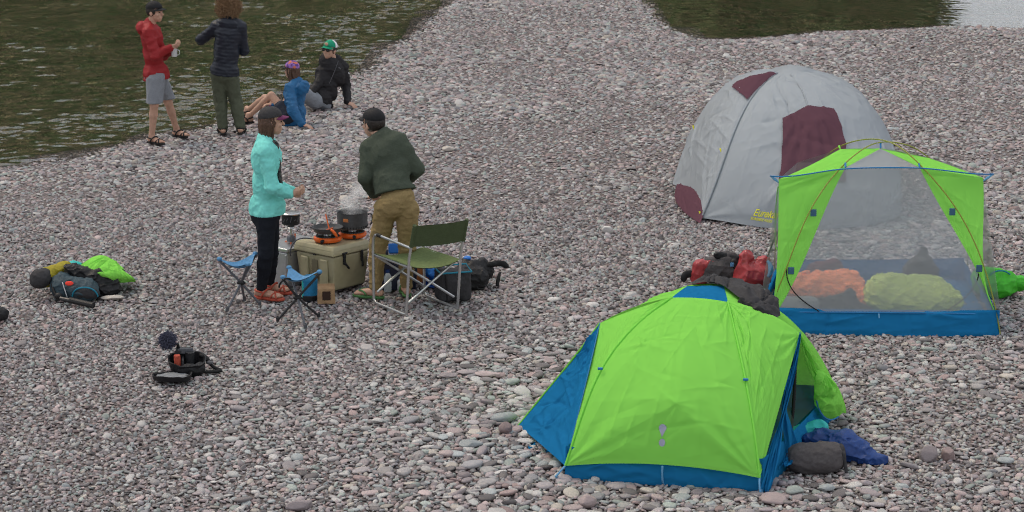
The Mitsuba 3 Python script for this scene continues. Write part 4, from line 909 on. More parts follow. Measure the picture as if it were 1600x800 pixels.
# 5: standing at the camp kitchen in a turquoise shirt
J = dict(pelvis=(-2.122, 17.95, 0.759), chest=(-2.129, 17.95, 1.345), head=(-2.072, 17.98, 1.557), shR=(-2.111, 17.79, 1.323), shL=(-2.121, 18.11, 1.283), elR=(-2.053, 17.74, 1.032), wrR=(-1.908, 17.8, 0.959), elL=(-2.062, 18.16, 0.961), wrL=(-1.908, 18.02, 0.937),
         hipR=(-2.125, 17.87, 0.736), hipL=(-2.116, 18.03, 0.708), knR=(-2.135, 17.84, 0.419), anR=(-2.187, 17.92, 0.08), toeR=(-2.041, 17.86, 0.043), knL=(-2.116, 18.06, 0.386), anL=(-2.145, 18.14, 0.043), toeL=(-2.011, 18.1, 0.018))
p = Person('person_004', J, (.90, .28, -.30), .90, hands={'R': ((.9, .2, .1), (-.1, .7, .6), 1, .9), 'L': ((.9, -.2, .1), (-.1, -.7, .6), -1, .9)}, head_s=.97)
p.body('skin', 'person in a turquoise shirt, black trousers and charcoal cap with plum visor')
F_ = np.stack([p.front, p.side, p.spine], 1)
p.wear('shirt', p.trunk(.024) + p.arm('R', .018, .93) + p.arm('L', .018, .93) + [cone(p.J['chest'], p.J['chest'] + p.spine * .06, .066, .056), cone(p.J['pelvis'] + p.spine * .06, p.J['pelvis'] - p.spine * .03, .150, .158),
       cut(p.J['pelvis'] - p.spine * .005 + p.front * 0, -p.spine)], 'turquoise_shirt', .009, .02, .012, (7, 7, 8), 12)
p.wear('trousers', [blob(p.J['pelvis'] - p.front * .015, (.128, .152, .14), F_)] + legs(p, .010, .96), 'black_trousers', .0095, .02, .006, (9, 9, 7), 13)
p.cap('charcoal_cap', 'plum_visor')
hair_strands(p.J['head'], p.H, p.hs, (1.35, 4.95), .25, 'brown_hair', 'person_004__hair', 5, 330, (.01, 0, 0))
put('person_004__hair__back', melt([blob(p.P(-.025, 0, -.01), (.085, .083, .10), p.H), cone(p.P(-.05, 0, -.06), p.P(-.04, 0, -.20), .062, .04), cut(p.P(.035, 0, 0), p.H[:, 0] - .4 * p.H[:, 2])], .008, .02, .006, (40, 40, 14), 3), 'brown_hair', True)
p.wear('scarf', [cone(p.J['chest'] + p.front * .100 + p.side * .040 + p.spine * .02, mid(p.J['chest'], p.J['pelvis'], .62) + p.front * .128 + p.side * .030, .022, .016),
       cone(p.J['chest'] + p.side * .05 + p.spine * .045, p.J['chest'] + p.front * .085 + p.side * .04 + p.spine * .03, .026, .026)], 'patterned_scarf', .008, .015, .006, (12, 12, 9), 14)
for a in 'LR': p.sandal(a, 'orange_sandal', 'sandal' + ('_001' if a == 'R' else ''))

# 6: bending over the pots in a green jacket
J = dict(pelvis=(-0.999, 17.86, 0.885), chest=(-1.09, 18.02, 1.372), head=(-1.205, 18.12, 1.517), shL=(-1.259, 18.04, 1.306), shR=(-0.912, 17.98, 1.289), elL=(-1.267, 17.94, 1.077), wrL=(-1.21, 18.14, 0.891), elR=(-0.825, 17.98, 1.143), wrR=(-0.937, 18.3, 0.968),
         hipL=(-1.09, 17.88, 0.813), hipR=(-0.906, 17.86, 0.817), knL=(-1.172, 17.96, 0.443), anL=(-1.191, 17.92, 0.068), toeL=(-1.348, 17.98, 0.001), knR=(-0.914, 17.94, 0.448), anR=(-0.927, 18, 0.077), toeR=(-0.973, 18.24, 0.042))
p = Person('person_005', J, (-.62, .62, -.55), 1.0)
p.body('skin', 'person in a dark green jacket, khaki trousers and black cap bending over the pots')
F_ = np.stack([p.front, p.side, p.spine], 1)
p.wear('jacket', p.trunk(.024) + p.arm('L', .020, .97) + p.arm('R', .020, .97) + [cone(p.J['chest'], p.J['chest'] + p.spine * .06 + p.front * .02, .078, .066), cone(p.J['pelvis'] + p.spine * .16, p.J['pelvis'] + p.spine * .05, .150, .166),
       cut(p.J['pelvis'] + p.spine * .075, -p.spine)], 'green_jacket', .0085, .022, .008, (9, 9, 6), 15)
p.wear('trousers', [blob(p.J['pelvis'] - p.front * .020 - p.spine * .01, (.128, .152, .135), F_)] + legs(p, .013, .95), 'khaki_trousers', .009, .02, .010, (9, 9, 15), 16)
p.cap('black_cap')
p.wear('hair', [blob(p.P(-.022, 0, .010), (.098, .085, .09), p.H), cut(p.P(.03, 0, 0), p.H[:, 0]), cut(p.P(0, 0, -.065), -p.H[:, 2])], 'dark_hair', .006, .01, .003, (60, 60, 60), 5)
for a in 'LR': p.sandal(a, 'green_sandal', 'sandal' + ('_001' if a == 'R' else ''), flat=True)

# ------------------------------------------------------------------ camp kitchen
mat('tan_plastic', cloth_color((.37, .335, .21), .07, 25), .42, .4)
mat('tan_seam', (.16, .14, .09), .6, .3)
mat('black_rubber', (.014, .014, .015), .55, .35)
mat('brushed_aluminium', cloth_color((.50, .50, .52), .07, 30), .36, .5, .75)
mat('bright_aluminium', cloth_color((.58, .59, .60), .08, 60), .30, .5, .85)
mat('orange_enamel', (.75, .13, .018), .32, .5)
mat('hard_anodised', cloth_color((.085, .088, .092), .15, 60), .45, .5, .35)
mat('steel', (.55, .55, .56), .28, .5, .9)
mat('sky_canvas', cloth_color((.10, .25, .44), .18, 60), .8, .2)
mat('black_tube', (.022, .023, .026), .4, .45)
mat('grey_tube', (.10, .105, .12), .38, .5, .3)
mat('green_canvas', cloth_color((.065, .085, .042), .14, 110), .85, .2)
mat('green_seat', cloth_color((.115, .150, .060), .14, 60), .85, .2)
mat('turquoise_cloth', (.03, .42, .40), .6, .3)
mat('ocean_cloth', cloth_color((.015, .17, .34), .12, 60), .55, .35)
mat('kraft_paper', cloth_color((.36, .23, .13), .12, 50), .85, .2)
mat('brown_print', (.045, .025, .018), .7, .2)
mat('navy_plastic', cloth_color((.020, .026, .050), .1, 30), .5, .4)
mat('white_card', (.70, .71, .72), .6, .3)
mat('bright_blue', (.02, .16, .55), .5, .4)
mat('royal_blue', cloth_color((.010, .045, .19), .15, 60), .5, .4)
mat('clear_plastic', (.55, .60, .62), .2, .5)
mat('orange_card', (.55, .20, .07), .7, .2)
mat('charcoal_cloth', cloth_color((.040, .039, .042), .22, 70), .75, .25)
mat('black_cloth', cloth_color((.014, .014, .016), .25, 70), .55, .3)
mat('teal_trim', (.012, .20, .30), .55, .35)
mat('mustard_cloth', cloth_color((.30, .25, .015), .15, 60), .65, .3)
mat('slate_cloth', cloth_color((.035, .060, .075), .2, 70), .65, .3)
mat('lime_fleece', cloth_color((.22, .62, .08), .10, 80), .9, .15)
mat('red_label', (.75, .05, .03), .6, .3)
mat('red_vinyl', cloth_color((.36, .040, .045), .12, 40), .30, .5)
mat('grey_sack', cloth_color((.085, .078, .080), .18, 80), .8, .2)
mat('orange_nylon', cloth_color((.95, .26, .10), .06, 40), .5, .35)
mat('lime_nylon', cloth_color((.52, .62, .14), .07, 40), .5, .35)
mat('vivid_green', cloth_color((.05, .42, .02), .1, 50), .5, .35)
mat('grey_pad', (.20, .21, .22), .8, .2)
mat('plum_cloth', cloth_color((.13, .045, .06), .2, 50), .7, .2)
mat('fuzzy_grey', cloth_color((.075, .078, .115), .3, 200), .9, .1)

def frame(loc, deg):
    a = math.radians(deg); R = np.array([[math.cos(a), -math.sin(a), 0], [math.sin(a), math.cos(a), 0], [0, 0, 1.0]]); o = np.asarray(loc, float)
    return lambda m: (np.asarray(m[0], float) @ R.T + o, m[1])
def hulled(pts, r):
    import manifold3d as m3
    m = m3.Manifold.batch_hull([m3.Manifold.sphere(r, 12).translate(list(map(float, p))) for p in pts]).to_mesh()
    return np.array(m.vert_properties[:, :3]), np.array(m.tri_verts)
def lathe(profile, n=28, at=(0, 0, 0)):
    p = np.asarray(profile, float); a = np.arange(n) * 2 * np.pi / n
    v = np.stack([p[:, 0, None] * np.cos(a), p[:, 0, None] * np.sin(a), np.broadcast_to(p[:, 1, None], (len(p), n))], -1).reshape(-1, 3) + at
    i, j = np.meshgrid(np.arange(len(p) - 1), np.arange(n), indexing='ij')
    q = np.stack([i * n + j, i * n + (j + 1) % n, (i + 1) * n + (j + 1) % n, (i + 1) * n + j], -1).reshape(-1, 4)
    return v, q

# cooler
CF = (-1.567, 18.055, 0); ca = math.radians(50); ex, ey = np.array([math.cos(ca), math.sin(ca), 0]), np.array([-math.sin(ca), math.cos(ca), 0])
CLEN, CWID, CH = .47, .49, .415
cc = np.array(CF) + ex * CLEN / 2 + ey * CWID / 2; cc[2] = gz(cc[0], cc[1]) + .01
K = frame(cc, 50); k = 'cooler'
tag(k, 'tan hard cooler box carrying the two orange stoves', 'cooler')
def tapered(lx, ly, z0, z1, tx, ty, r): return hulled([(sx * (lx / 2 - r - (tx if z == z0 else 0)), sy * (ly / 2 - r - (ty if z == z0 else 0)), z + (r if z == z0 else -r)) for sx in (-1, 1) for sy in (-1, 1) for z in (z0, z1)], r)
put(k + '__body', K(tapered(CLEN - .02, CWID - .02, .012, .325, .022, .022, .020)), 'tan_plastic', 40)
put(k + '__lid', K(meld(tapered(CLEN + .005, CWID + .005, .331, .378, -.004, -.004, .012), tapered(CLEN - .02, CWID - .02, .36, CH, -.012, -.012, .016))), 'tan_plastic', 40)
put(k + '__gasket', K(tapered(CLEN - .035, CWID - .035, .315, .34, 0, 0, .006)), 'tan_seam', 40)
for i, y in enumerate((-.12, .12)):
    put(k + '__rib' + (f'_{i:03d}' if i else ''), K(hulled([(-CLEN / 2 + .004, y + s_ * .035, z) for s_ in (-1, 1) for z in (.06, .28)], .012)), 'tan_plastic', 40)
put(k + '__handle_recess', K(hulled([(-CLEN / 2 + .012, s_ * .03, z) for s_ in (-1, 1) for z in (.10, .27)], .008)), 'tan_seam', 40)
put(k + '__latch', K(meld(hulled([(-.10, -CWID / 2 - .004, .33), (-.10, -CWID / 2 - .002, .25)], .013), hulled([(-.10, -CWID / 2 - .012, .255), (-.055, -CWID / 2 - .010, .205)], .010), hulled([(-.125, -CWID / 2 - .006, .345), (-.075, -CWID / 2 - .006, .345)], .009))), 'black_rubber', 40)
put(k + '__latch_001', K(meld(hulled([(.12, -CWID / 2 - .004, .33), (.12, -CWID / 2 - .002, .25)], .013), hulled([(.12, -CWID / 2 - .010, .25), (.12, -CWID / 2 - .010, .20)], .010))), 'black_rubber', 40)
put(k + '__lock_hole', K(hulled([(-CLEN / 2 - .003, -.02, .325), (-CLEN / 2 - .003, .0, .325)], .007)), 'black_rubber', 40)
for i, (sx, sy) in enumerate(((-1, -1), (1, -1), (1, 1), (-1, 1))):
    put(k + '__foot' + (f'_{i:03d}' if i else ''), K(hulled([(sx * .17, sy * .15, .012), (sx * .19, sy * .17, .012)], .016)), 'black_rubber', 40)
TOP = cc[2] + CH

# aluminium case
mb = np.array(CF) + ex * .18 + ey * .69; mb[2] = gz(mb[0], mb[1])
K = frame(mb, 50); k = 'aluminium_case'
tag(k, 'grey aluminium case with a hinged carrying handle, left of the cooler', 'case')
put(k + '__body', K(tapered(.50, .36, .0, .31, 0, 0, .008)), 'brushed_aluminium', 30)
put(k + '__lid', K(tapered(.508, .368, .314, .352, 0, 0, .010)), 'bright_aluminium', 30)
put(k + '__handle', K(meld(tube([(-.256, -.045, .25), (-.275, -.045, .215), (-.275, .045, .215), (-.256, .045, .25)], .006, 8), hulled([(-.254, -.05, .255), (-.254, .05, .255)], .011))), 'steel', 30)
put(k + '__handle_plate', K(hulled([(-.251, s_ * .055, z) for s_ in (-1, 1) for z in (.20, .265)], .003)), 'brushed_aluminium', 30)
for i, y in enumerate((-.165, .165)):
    put(k + '__corner' + (f'_{i:03d}' if i else ''), K(hulled([(-.250, y, .02), (-.250, y, .29)], .010)), 'brushed_aluminium', 30)
MTOP = mb[2] + .352

def burner(key, loc, label, deg):
    K = frame(loc, deg); tag(key, label, 'camp stove')
    put(key + '__body', K(lathe([(.0, .008), (.100, .008), (.118, .016), (.126, .034), (.124, .050), (.112, .056), (0, .056)], 36)), 'orange_enamel', 30)
    put(key + '__top_plate', K(lathe([(.0, .0575), (.108, .0575), (.106, .062), (.06, .060), (0, .060)], 30)), 'black_tube', 30)
    put(key + '__burner_head', K(lathe([(.0, .062), (.036, .062), (.034, .080), (.028, .084), (0, .084)], 20)), 'steel', 30)
    for i in range(3):
        a = i * 2.094 + .4; c, s_ = math.cos(a), math.sin(a)
        put(key + '__pot_support' + (f'_{i:03d}' if i else ''), K(tube([(c * .100, s_ * .100, .060), (c * .098, s_ * .098, .088), (c * .045, s_ * .045, .090)], .005, 6)), 'black_tube', 30)
        put(key + '__foot' + (f'_{i:03d}' if i else ''), K(lathe([(0, 0), (.016, 0), (.016, .012), (0, .012)], 10, (c * .09, s_ * .09, 0))), 'black_rubber', 30)
    put(key + '__knob', K(meld(tube([(.112, 0, .034), (.150, 0, .034)], .015, 12), tube([(.150, -.014, .034), (.150, .014, .034)], .006, 6))), 'black_rubber', 30)
S1, S2 = np.array((-1.636, 18.303, 0.43)), np.array((-1.428, 18.488, 0.43)); S1[2] = S2[2] = TOP
burner('camp_stove', S1, 'orange burner under the frying pan on the cooler lid', -105)
burner('camp_stove_001', S2, 'orange burner under the steaming pot on the cooler lid', -80)
K = frame(S1 + [0, 0, .091], 20); k = 'frying_pan'
tag(k, 'dark frying pan with orange handle standing on the burner', 'frying pan')
put(k + '__pan', K(lathe([(0, 0), (.105, 0), (.118, .010), (.137, .044), (.140, .050), (.136, .050), (.114, .014), (.10, .006), (0, .006)], 40)), 'hard_anodised', 30)
put(k + '__handle', K(meld(tube([(.00, -.130, .040), (.00, -.150, .046), (.02, -.165, .020), (.04, -.160, -.010)], [.010, .013, .014, .010], 8, 12))), 'orange_enamel', 30)
put(k + '__food', K(lathe([(.112, .015), (.08, .022), (0, .024)], 24)), 'grey_sack', 30)
put('spatula', K(meld(tube([(.02, .02, .03), (.015, .06, .09), (.01, .09, .145)], .006, 6, 8), hulled([(-.01, -.02, .026), (.05, .01, .03)], .006))), 'orange_enamel', 30, 'orange spatula sticking up out of the frying pan', 'spatula')
K = frame(S2 + [0, 0, .091], -60); k = 'cooking_pot'
tag(k, 'dark grey cooking pot steaming on the burner', 'cooking pot')
put(k + '__pot', K(lathe([(0, 0), (.124, 0), (.134, .010), (.138, .142), (.142, .150), (.136, .148), (.131, .142), (.128, .012), (0, .008)], 40)), 'hard_anodised', 30)
put(k + '__heat_exchanger', K(meld(*[hulled([(.126 * math.cos(a), .126 * math.sin(a), .004), (.138 * math.cos(a), .138 * math.sin(a), .026)], .0045) for a in np.linspace(0, 2 * np.pi, 33)[:-1]])), 'black_tube', 30)
put(k + '__water', K(lathe([(.130, .100), (0, .100)], 24)), 'steel', 30)
put(k + '__badge', K(hulled([(.138 * math.cos(a), .138 * math.sin(a), z) for a in (-1.05, -.75) for z in (.080, .100)], .005)), 'orange_card', 30)
put(k + '__handle', K(tube([(.05, .132, .12), (.055, .165, .11), (.055, .172, .06), (.05, .150, .02)], .007, 6, 14)), 'black_tube', 30)
put('gas_hose', tube([S1 + [-.10, -.02, .03], S1 + [-.20, .0, .035], S1 + [-.27, .0, .02], S1 + [-.325, -.0, -.05], S1 + [-.335, .02, -.13]], .006, 8, 40), 'grey_tube', True, 'thin grey gas hose looping from the stove over the cooler edge', 'hose')
# small canister stove with pot on the case
B = mb + ex * -.04 + ey * -.02; B[2] = MTOP; K = frame(B, 20); k = 'canister_stove'
tag(k, 'small upright gas canister stove with orange tripod feet on the case', 'camp stove')
put(k + '__canister', K(lathe([(0, .012), (.036, .012), (.042, .022), (.042, .045), (.034, .062), (.012, .070), (0, .070)], 24)), 'grey_tube', 30)
put(k + '__stem', K(meld(tube([(0, 0, .07), (0, 0, .13)], .010, 10), tube([(0, 0, .085), (.05, .0, .085)], .005, 6), lathe([(0, .128), (.022, .13), (.034, .150), (.030, .154), (0, .150)], 16))), 'steel', 30)
put(k + '__shield', K(meld(hulled([(.036, y, z) for y in (-.016, .016) for z in (.05, .085)], .003))), 'orange_enamel', 30)
for i in range(3):
    a = i * 2.094 + .2; c, s_ = math.cos(a), math.sin(a)
    put(k + '__foot' + (f'_{i:03d}' if i else ''), K(hulled([(c * .035, s_ * .035, .012), (c * .066, s_ * .066, .006)], .0045)), 'orange_enamel', 30)
    put(k + '__pot_support' + (f'_{i:03d}' if i else ''), K(tube([(0, 0, .145), (c * .05, s_ * .05, .160), (c * .062, s_ * .062, .168)], .004, 6)), 'black_tube', 30)
k = 'lidded_pot'
tag(k, 'black lidded pot standing on the small canister stove', 'cooking pot')
put(k + '__pot', K(lathe([(0, .170), (.070, .170), (.080, .178), (.082, .262), (0, .262)], 32)), 'black_cloth', 30)
put(k + '__lid', K(lathe([(0, .264), (.084, .264), (.086, .274), (.078, .281), (0, .284)], 32)), 'steel', 30)
put(k + '__print', K(meld(*[hulled([(.0815 * math.cos(a), .0815 * math.sin(a), .205 + .012 * (i % 2)), (.0815 * math.cos(a + .12), .0815 * math.sin(a + .12), .225 + .012 * (i % 3))], .0035) for i, a in enumerate(np.linspace(-2.7, -1.0, 5))])), 'grey_trim', 30)

# tripod stools
def stool(key, hub, feet, tips, label, legm):
    tag(key, label, 'stool', 'blue three-legged folding stools')
    hub = np.array(hub)
    for i, (f_, t_) in enumerate(zip(feet, tips)):
        f_ = np.array(f_); f_[2] = gz(f_[0], f_[1]) + .012
        put(key + '__leg' + (f'_{i:03d}' if i else ''), meld(tube([f_, hub, np.array(t_) - [0, 0, .01]], .0105, 8), lathe([(0, -.012), (.014, -.012), (.015, .025), (.010, .03)], 10, f_)), legm[i], 40)
    put(key + '__hub', melt([blob(hub, .024), cone(hub - [.025, 0, 0], hub + [.025, 0, 0], .014, .014)], .006, .008), 'black_rubber', True)
    t = [np.array(p) for p in tips]; c = sum(t) / 3 - [0, 0, .055]; n = 22; V = []; ids = {}; F_ = []
    for i in range(n + 1):
        for j in range(n + 1 - i):
            a, b = i / n, j / n; g = 1 - a - b
            p = t[0] * a + t[1] * b + t[2] * g; e = 27 * a * b * g
            s_ = 4 * (a * b + b * g + a * g) / 1.333
            p = p * (1 - .16 * s_ * .6) + (sum(t) / 3) * .16 * s_ * .6
            p = p + [0, 0, -.075 * min(1, s_) ** 1.4 + .006 * math.sin(9 * a + 4 * b) * (1 - e)]
            ids[i, j] = len(V); V.append(p)
    for i in range(n):
        for j in range(n - i):
            F_.append([ids[i, j], ids[i + 1, j], ids[i, j + 1]])
            if i + j < n - 1: F_.append([ids[i + 1, j], ids[i + 1, j + 1], ids[i, j + 1]])
    V = np.array(V); F_ = np.array(F_); m = len(V)
    put(key + '__seat', (np.vstack([V, V - [0, 0, .005]]), np.vstack([F_, F_[:, ::-1] + m])), 'sky_canvas', True)
    for i, p in enumerate(t):
        put(key + '__corner_pocket' + (f'_{i:03d}' if i else ''), melt([blob(p - (p - c) * .05, (.024, .024, .018))], .005, .003), 'sky_canvas', True)
stool('folding_stool', (-2.335, 17.7, 0.197), [(-2.437, 17.511, 0), (-2.181, 17.712, 0), (-2.334, 17.87, 0)], [(-2.223, 17.88, 0.422), (-2.527, 17.7, 0.412), (-2.249, 17.5, 0.408)], 'blue three-legged folding stool standing left of the orange sandals', ['grey_tube', 'grey_tube', 'grey_tube'])
stool('folding_stool_001', (-1.792, 17.13, 0.208), [(-1.967, 17.166, 0), (-1.635, 17.294, 0), (-1.714, 16.936, 0)], [(-1.592, 17.1, 0.441), (-1.902, 17, 0.416), (-1.884, 17.34, 0.423)], 'blue three-legged folding stool in front of the cooler, black strap hanging from its seat', ['black_tube', 'black_tube', 'grey_tube'])
put('folding_stool_001__strap', tube([(-1.826, 16.98, 0.399), (-1.877, 16.96, 0.409), (-1.914, 16.95, 0.373), (-1.926, 16.96, 0.338)], .008, 6, 16), 'black_strap', True)

# director's chair
RLf, RRf, FLf = np.array((-0.892, 17.273, 0)), np.array((-0.466, 17.511, 0)), np.array((-1.236, 17.734, 0))
cx = RRf - RLf; cw = np.linalg.norm(cx); cx /= cw; cyv = FLf - RLf; cd = min(.54, np.linalg.norm(cyv)); cyv = cyv - cx * (cyv @ cx) * .35; cyv /= np.linalg.norm(cyv)
o = RLf.copy(); o[2] = gz(o[0], o[1]) + .015
def W3(x, y, z): return o + cx * x + cyv * y + np.array([0, 0, z])
k = 'directors_chair'
tag(k, 'green canvas folding armchair with silver tube frame, seen from behind', 'chair')
tr_ = .0125
for i, x in enumerate((0, cw)):
    s_ = '_001' if i else ''
    put(k + '__rear_post' + s_, tube([W3(x, 0, 0), W3(x, -.055, .50), W3(x, -.15, .80)], tr_, 10), 'bright_aluminium', 40)
    put(k + '__armrest' + s_, tube([W3(x, cd, .03), W3(x, cd, .50), W3(x, cd - .012, .575), W3(x, cd - .04, .607), W3(x, cd - .09, .615), W3(x, -.085, .60)], tr_, 10), 'bright_aluminium', 40)
    put(k + '__foot_rail' + s_, tube([W3(x, cd + .005, .035), W3(x, cd - .05, .006), W3(x, .05, .006), W3(x, 0, .012)], tr_ * .92, 10), 'bright_aluminium', 40)
    put(k + '__seat_rail' + s_, tube([W3(x + (.012 if i == 0 else -.012), cd + .02, .425), W3(x + (.012 if i == 0 else -.012), -.055, .425)], tr_ * .95, 10), 'bright_aluminium', 40)
    put(k + '__joint' + s_, melt([cone(W3(x, cd - .085, .615), W3(x, cd - .135, .613), .017, .017)], .005, .003), 'black_rubber', True)
    for j, y in enumerate((.02, cd - .02)):
        put(k + '__brace' + (f'_{2 * i + j:03d}' if 2 * i + j else ''), tube([W3(.015 if i == 0 else cw - .015, y + .014 * (1 if i else -1), .10), W3(cw - .015 if i == 0 else .015, y + .014 * (1 if i else -1), .42)], tr_ * .9, 10), 'bright_aluminium', 40)
def canvas(a, b, c_, d_, sag, n=24, thick=.006, seed=1):
    """A canvas sheet a-b-c-d (a-b and d-c are the held edges) that sags between them."""
    S_, Q_ = np.meshgrid(np.linspace(0, 1, n), np.linspace(0, 1, n), indexing='ij')
    P_ = ((1 - S_) * (1 - Q_))[..., None] * a + (S_ * (1 - Q_))[..., None] * b + (S_ * Q_)[..., None] * c_ + ((1 - S_) * Q_)[..., None] * d_
    P_ = P_ + (4 * Q_ * (1 - Q_))[..., None] * np.asarray(sag) + (.006 * (meshkit.fbm(np.stack([S_ * 3, Q_ * 9, 0 * S_ + seed], -1), 2, seed) - .5))[..., None] * unit(sag)
    v = P_.reshape(-1, 3); i_, j_ = np.meshgrid(np.arange(n - 1), np.arange(n - 1), indexing='ij')
    q_ = np.stack([i_ * n + j_, (i_ + 1) * n + j_, (i_ + 1) * n + j_ + 1, i_ * n + j_ + 1], -1).reshape(-1, 4)
    u = unit(np.cross(b - a, d_ - a)) * thick
    return meld((v, q_), (v - u, q_[:, ::-1]))
put(k + '__seat', canvas(W3(0, -.05, .437), W3(0, cd + .02, .437), W3(cw, cd + .02, .437), W3(cw, -.05, .437), (0, 0, -.045)), 'green_seat', True)
put(k + '__backrest', canvas(W3(0, -.092, .615), W3(0, -.152, .805), W3(cw, -.152, .805), W3(cw, -.092, .615), -cyv * .05, seed=4), 'green_canvas', True)
for i, x in enumerate((0, cw)):
    put(k + '__backrest__sleeve' + ('_001' if i else ''), tube([W3(x, -.091, .612), W3(x, -.153, .808)], .0185, 10), 'green_canvas', 40)

# small things round the kitchen
b0 = np.array((-1.762, 17.847, 0)); b0[2] = gz(b0[0], b0[1])
k = 'water_bag'
tag(k, 'blue cylindrical bag with turquoise side and black base beside the cooler', 'bag')
K = frame(b0, 0)
put(k + '__body', K(melt([cone((.0, .05, .045), (.0, .05, .165), .066, .064), blob((0, .05, .19), (.06, .06, .03))], .007, .02, .004, (14, 14, 9), 3)), 'ocean_cloth', True)
put(k + '__base', K(lathe([(0, .0), (.066, .0), (.071, .01), (.071, .045), (.066, .05)], 24, (0, .05, 0))), 'black_rubber', 30)
put(k + '__side_panel', K(hulled([(-.055, .02, .03), (-.055, .02, .19), (-.062, .055, .03), (-.062, .055, .19)], .010)), 'turquoise_cloth', 30)
b1 = np.array((-1.611, 17.779, 0)); b1[2] = gz(b1[0], b1[1]) + .005; K = frame(b1, 6); k = 'paper_bag'
tag(k, 'small brown kraft paper bag with dark square print', 'paper bag')
Vb = [(-.078, -.045, 0), (.078, -.045, 0), (.078, .045, 0), (-.078, .045, 0), (-.074, -.043, .13), (.074, -.043, .13), (.074, .043, .13), (-.074, .043, .13), (-.070, -.012, .165), (.070, -.012, .165), (.070, .010, .165), (-.070, .010, .165)]
Fb = [[3, 2, 1, 0], [0, 1, 5, 4], [1, 2, 6, 5], [2, 3, 7, 6], [3, 0, 4, 7], [4, 5, 9, 8], [5, 6, 10, 9], [6, 7, 11, 10], [7, 4, 8, 11], [8, 9, 10, 11]]
vb = trimesh.Trimesh(Vb, np.vstack([np.array(Fb)[:, [0, 1, 2]], np.array(Fb)[:, [0, 2, 3]]])).subdivide().subdivide().subdivide()
vv = np.array(vb.vertices); vv = vv + .006 * (meshkit.fbm(vv * 22, 3, 5)[:, None] - .5) * [1, 2, .6]
put(k + '__paper', K((vv, np.array(vb.faces))), 'kraft_paper', 25)
put(k + '__fold', K(hulled([(-.070, -.016, .150), (.070, -.016, .150), (-.070, -.014, .168), (.070, -.014, .168)], .004)), 'kraft_paper', 30)
put(k + '__print', K(hulled([(-.032, -.049, .035), (.034, -.049, .035), (.034, -.048, .108), (-.032, -.048, .108)], .0025)), 'brown_print', 30)
b2 = np.array((-1.053, 18.339, 0)); b2[2] = gz(b2[0], b2[1]); K = frame(b2, 12); k = 'storage_bin'
tag(k, 'open navy plastic storage bin behind the legs in khaki trousers', 'storage bin')
put(k + '__front', K(hulled([(sx * (.19 - (.02 if z < .1 else 0)), -.135 + (.02 if z < .1 else 0), z) for sx in (-1, 1) for z in (.012, .30)], .006)), 'navy_plastic', 30)
put(k + '__back', K(hulled([(sx * (.19 - (.02 if z < .1 else 0)), .135 - (.02 if z < .1 else 0), z) for sx in (-1, 1) for z in (.012, .30)], .006)), 'navy_plastic', 30)
for i, sx in enumerate((-1, 1)): put(k + '__end' + ('_001' if i else ''), K(hulled([(sx * (.19 - (.02 if z < .1 else 0)), sy * .135, z) for sy in (-1, 1) for z in (.012, .30)], .006)), 'navy_plastic', 30)
put(k + '__floor', K(hulled([(sx * .17, sy * .115, .015) for sx in (-1, 1) for sy in (-1, 1)], .006)), 'navy_plastic', 30)
put(k + '__rim', K(tube([(-.2, -.145, .305), (.2, -.145, .305), (.2, .145, .305), (-.2, .145, .305), (-.2, -.145, .305)], .013, 8)), 'navy_plastic', 30)
put('food_packet', K(meld(hulled([(-.03, .0, .12), (.04, .0, .12), (-.03, .02, .42), (.04, .02, .42)], .016))), 'white_card', 30, 'white and blue food packet standing in the navy bin', 'packet')
put('food_packet__band', K(hulled([(-.03, -.004, .33), (.04, -.004, .33), (-.03, .012, .39), (.04, .012, .39)], .0175)), 'bright_blue', 30)
put('food_packet_001', K(hulled([(.07, -.03, .12), (.13, -.03, .12), (.07, -.02, .33), (.13, -.02, .33)], .014)), 'orange_card', 30, 'orange food packet in the navy bin', 'packet')
def bottle(key, loc, r, h, m, capm, label, lie=None):
    K = frame(loc, 0); tag(key, label, 'bottle')
    R = trimesh.transformations.rotation_matrix(math.radians(lie or 0), [0, 1, 0])[:3, :3]; up = r if lie else 0
    q = lambda ms: K((np.asarray(ms[0]) @ R.T + [0, 0, up], ms[1]))
    put(key + '__body', q(lathe([(0, .0), (r * .9, .0), (r, .01), (r, h * .68), (r * .5, h * .84), (r * .45, h * .88), (0, h * .88)], 18)), m, 30)
    put(key + '__cap', q(lathe([(0, h * .86), (r * .55, h * .86), (r * .55, h), (0, h)], 16)), capm, 30)
def gp(p, up=0.0): p = np.array(p, float); p[2] = gz(p[0], p[1]) + up; return p
bottle('bottle', gp((-1.102, 18.196, 0)), .034, .20, 'clear_plastic', 'royal_blue', 'clear bottle with blue cap behind the chair')
bottle('bottle_001', gp((-1.043, 18.267, 0)), .036, .15, 'olive_trousers', 'black_rubber', 'dark green bottle standing next to the clear one')
bottle('bottle_002', gp((-0.989, 18.219, 0)), .030, .13, 'white_card', 'steel', 'white bottle on the gravel right of the dark green one')
put('paper_roll', lathe([(0, 0), (.055, 0), (.055, .24), (.02, .24), (.02, .2)], 24, gp((-0.868, 18.557, 0)) + [0, 0, .22]), 'white_card', 30, 'white paper roll beyond the chair', 'paper roll')
put('carton', meld(turn(rounded(.24, .2, .22, .008), 20, gp((-0.867, 18.533, 0)) + [0, .06, 0])), 'orange_card', 30, 'orange brown carton under the paper roll', 'carton')
put('plastic_plate', turn(lathe([(0, .006), (.07, .006), (.10, .022), (.104, .022), (.072, 0), (0, 0)], 28), 0, gp((-0.698, 18.339, 0), .02), (10, [1, .3, 0])), 'royal_blue', 30, 'flat blue plate on the gravel behind the chair', 'plate')

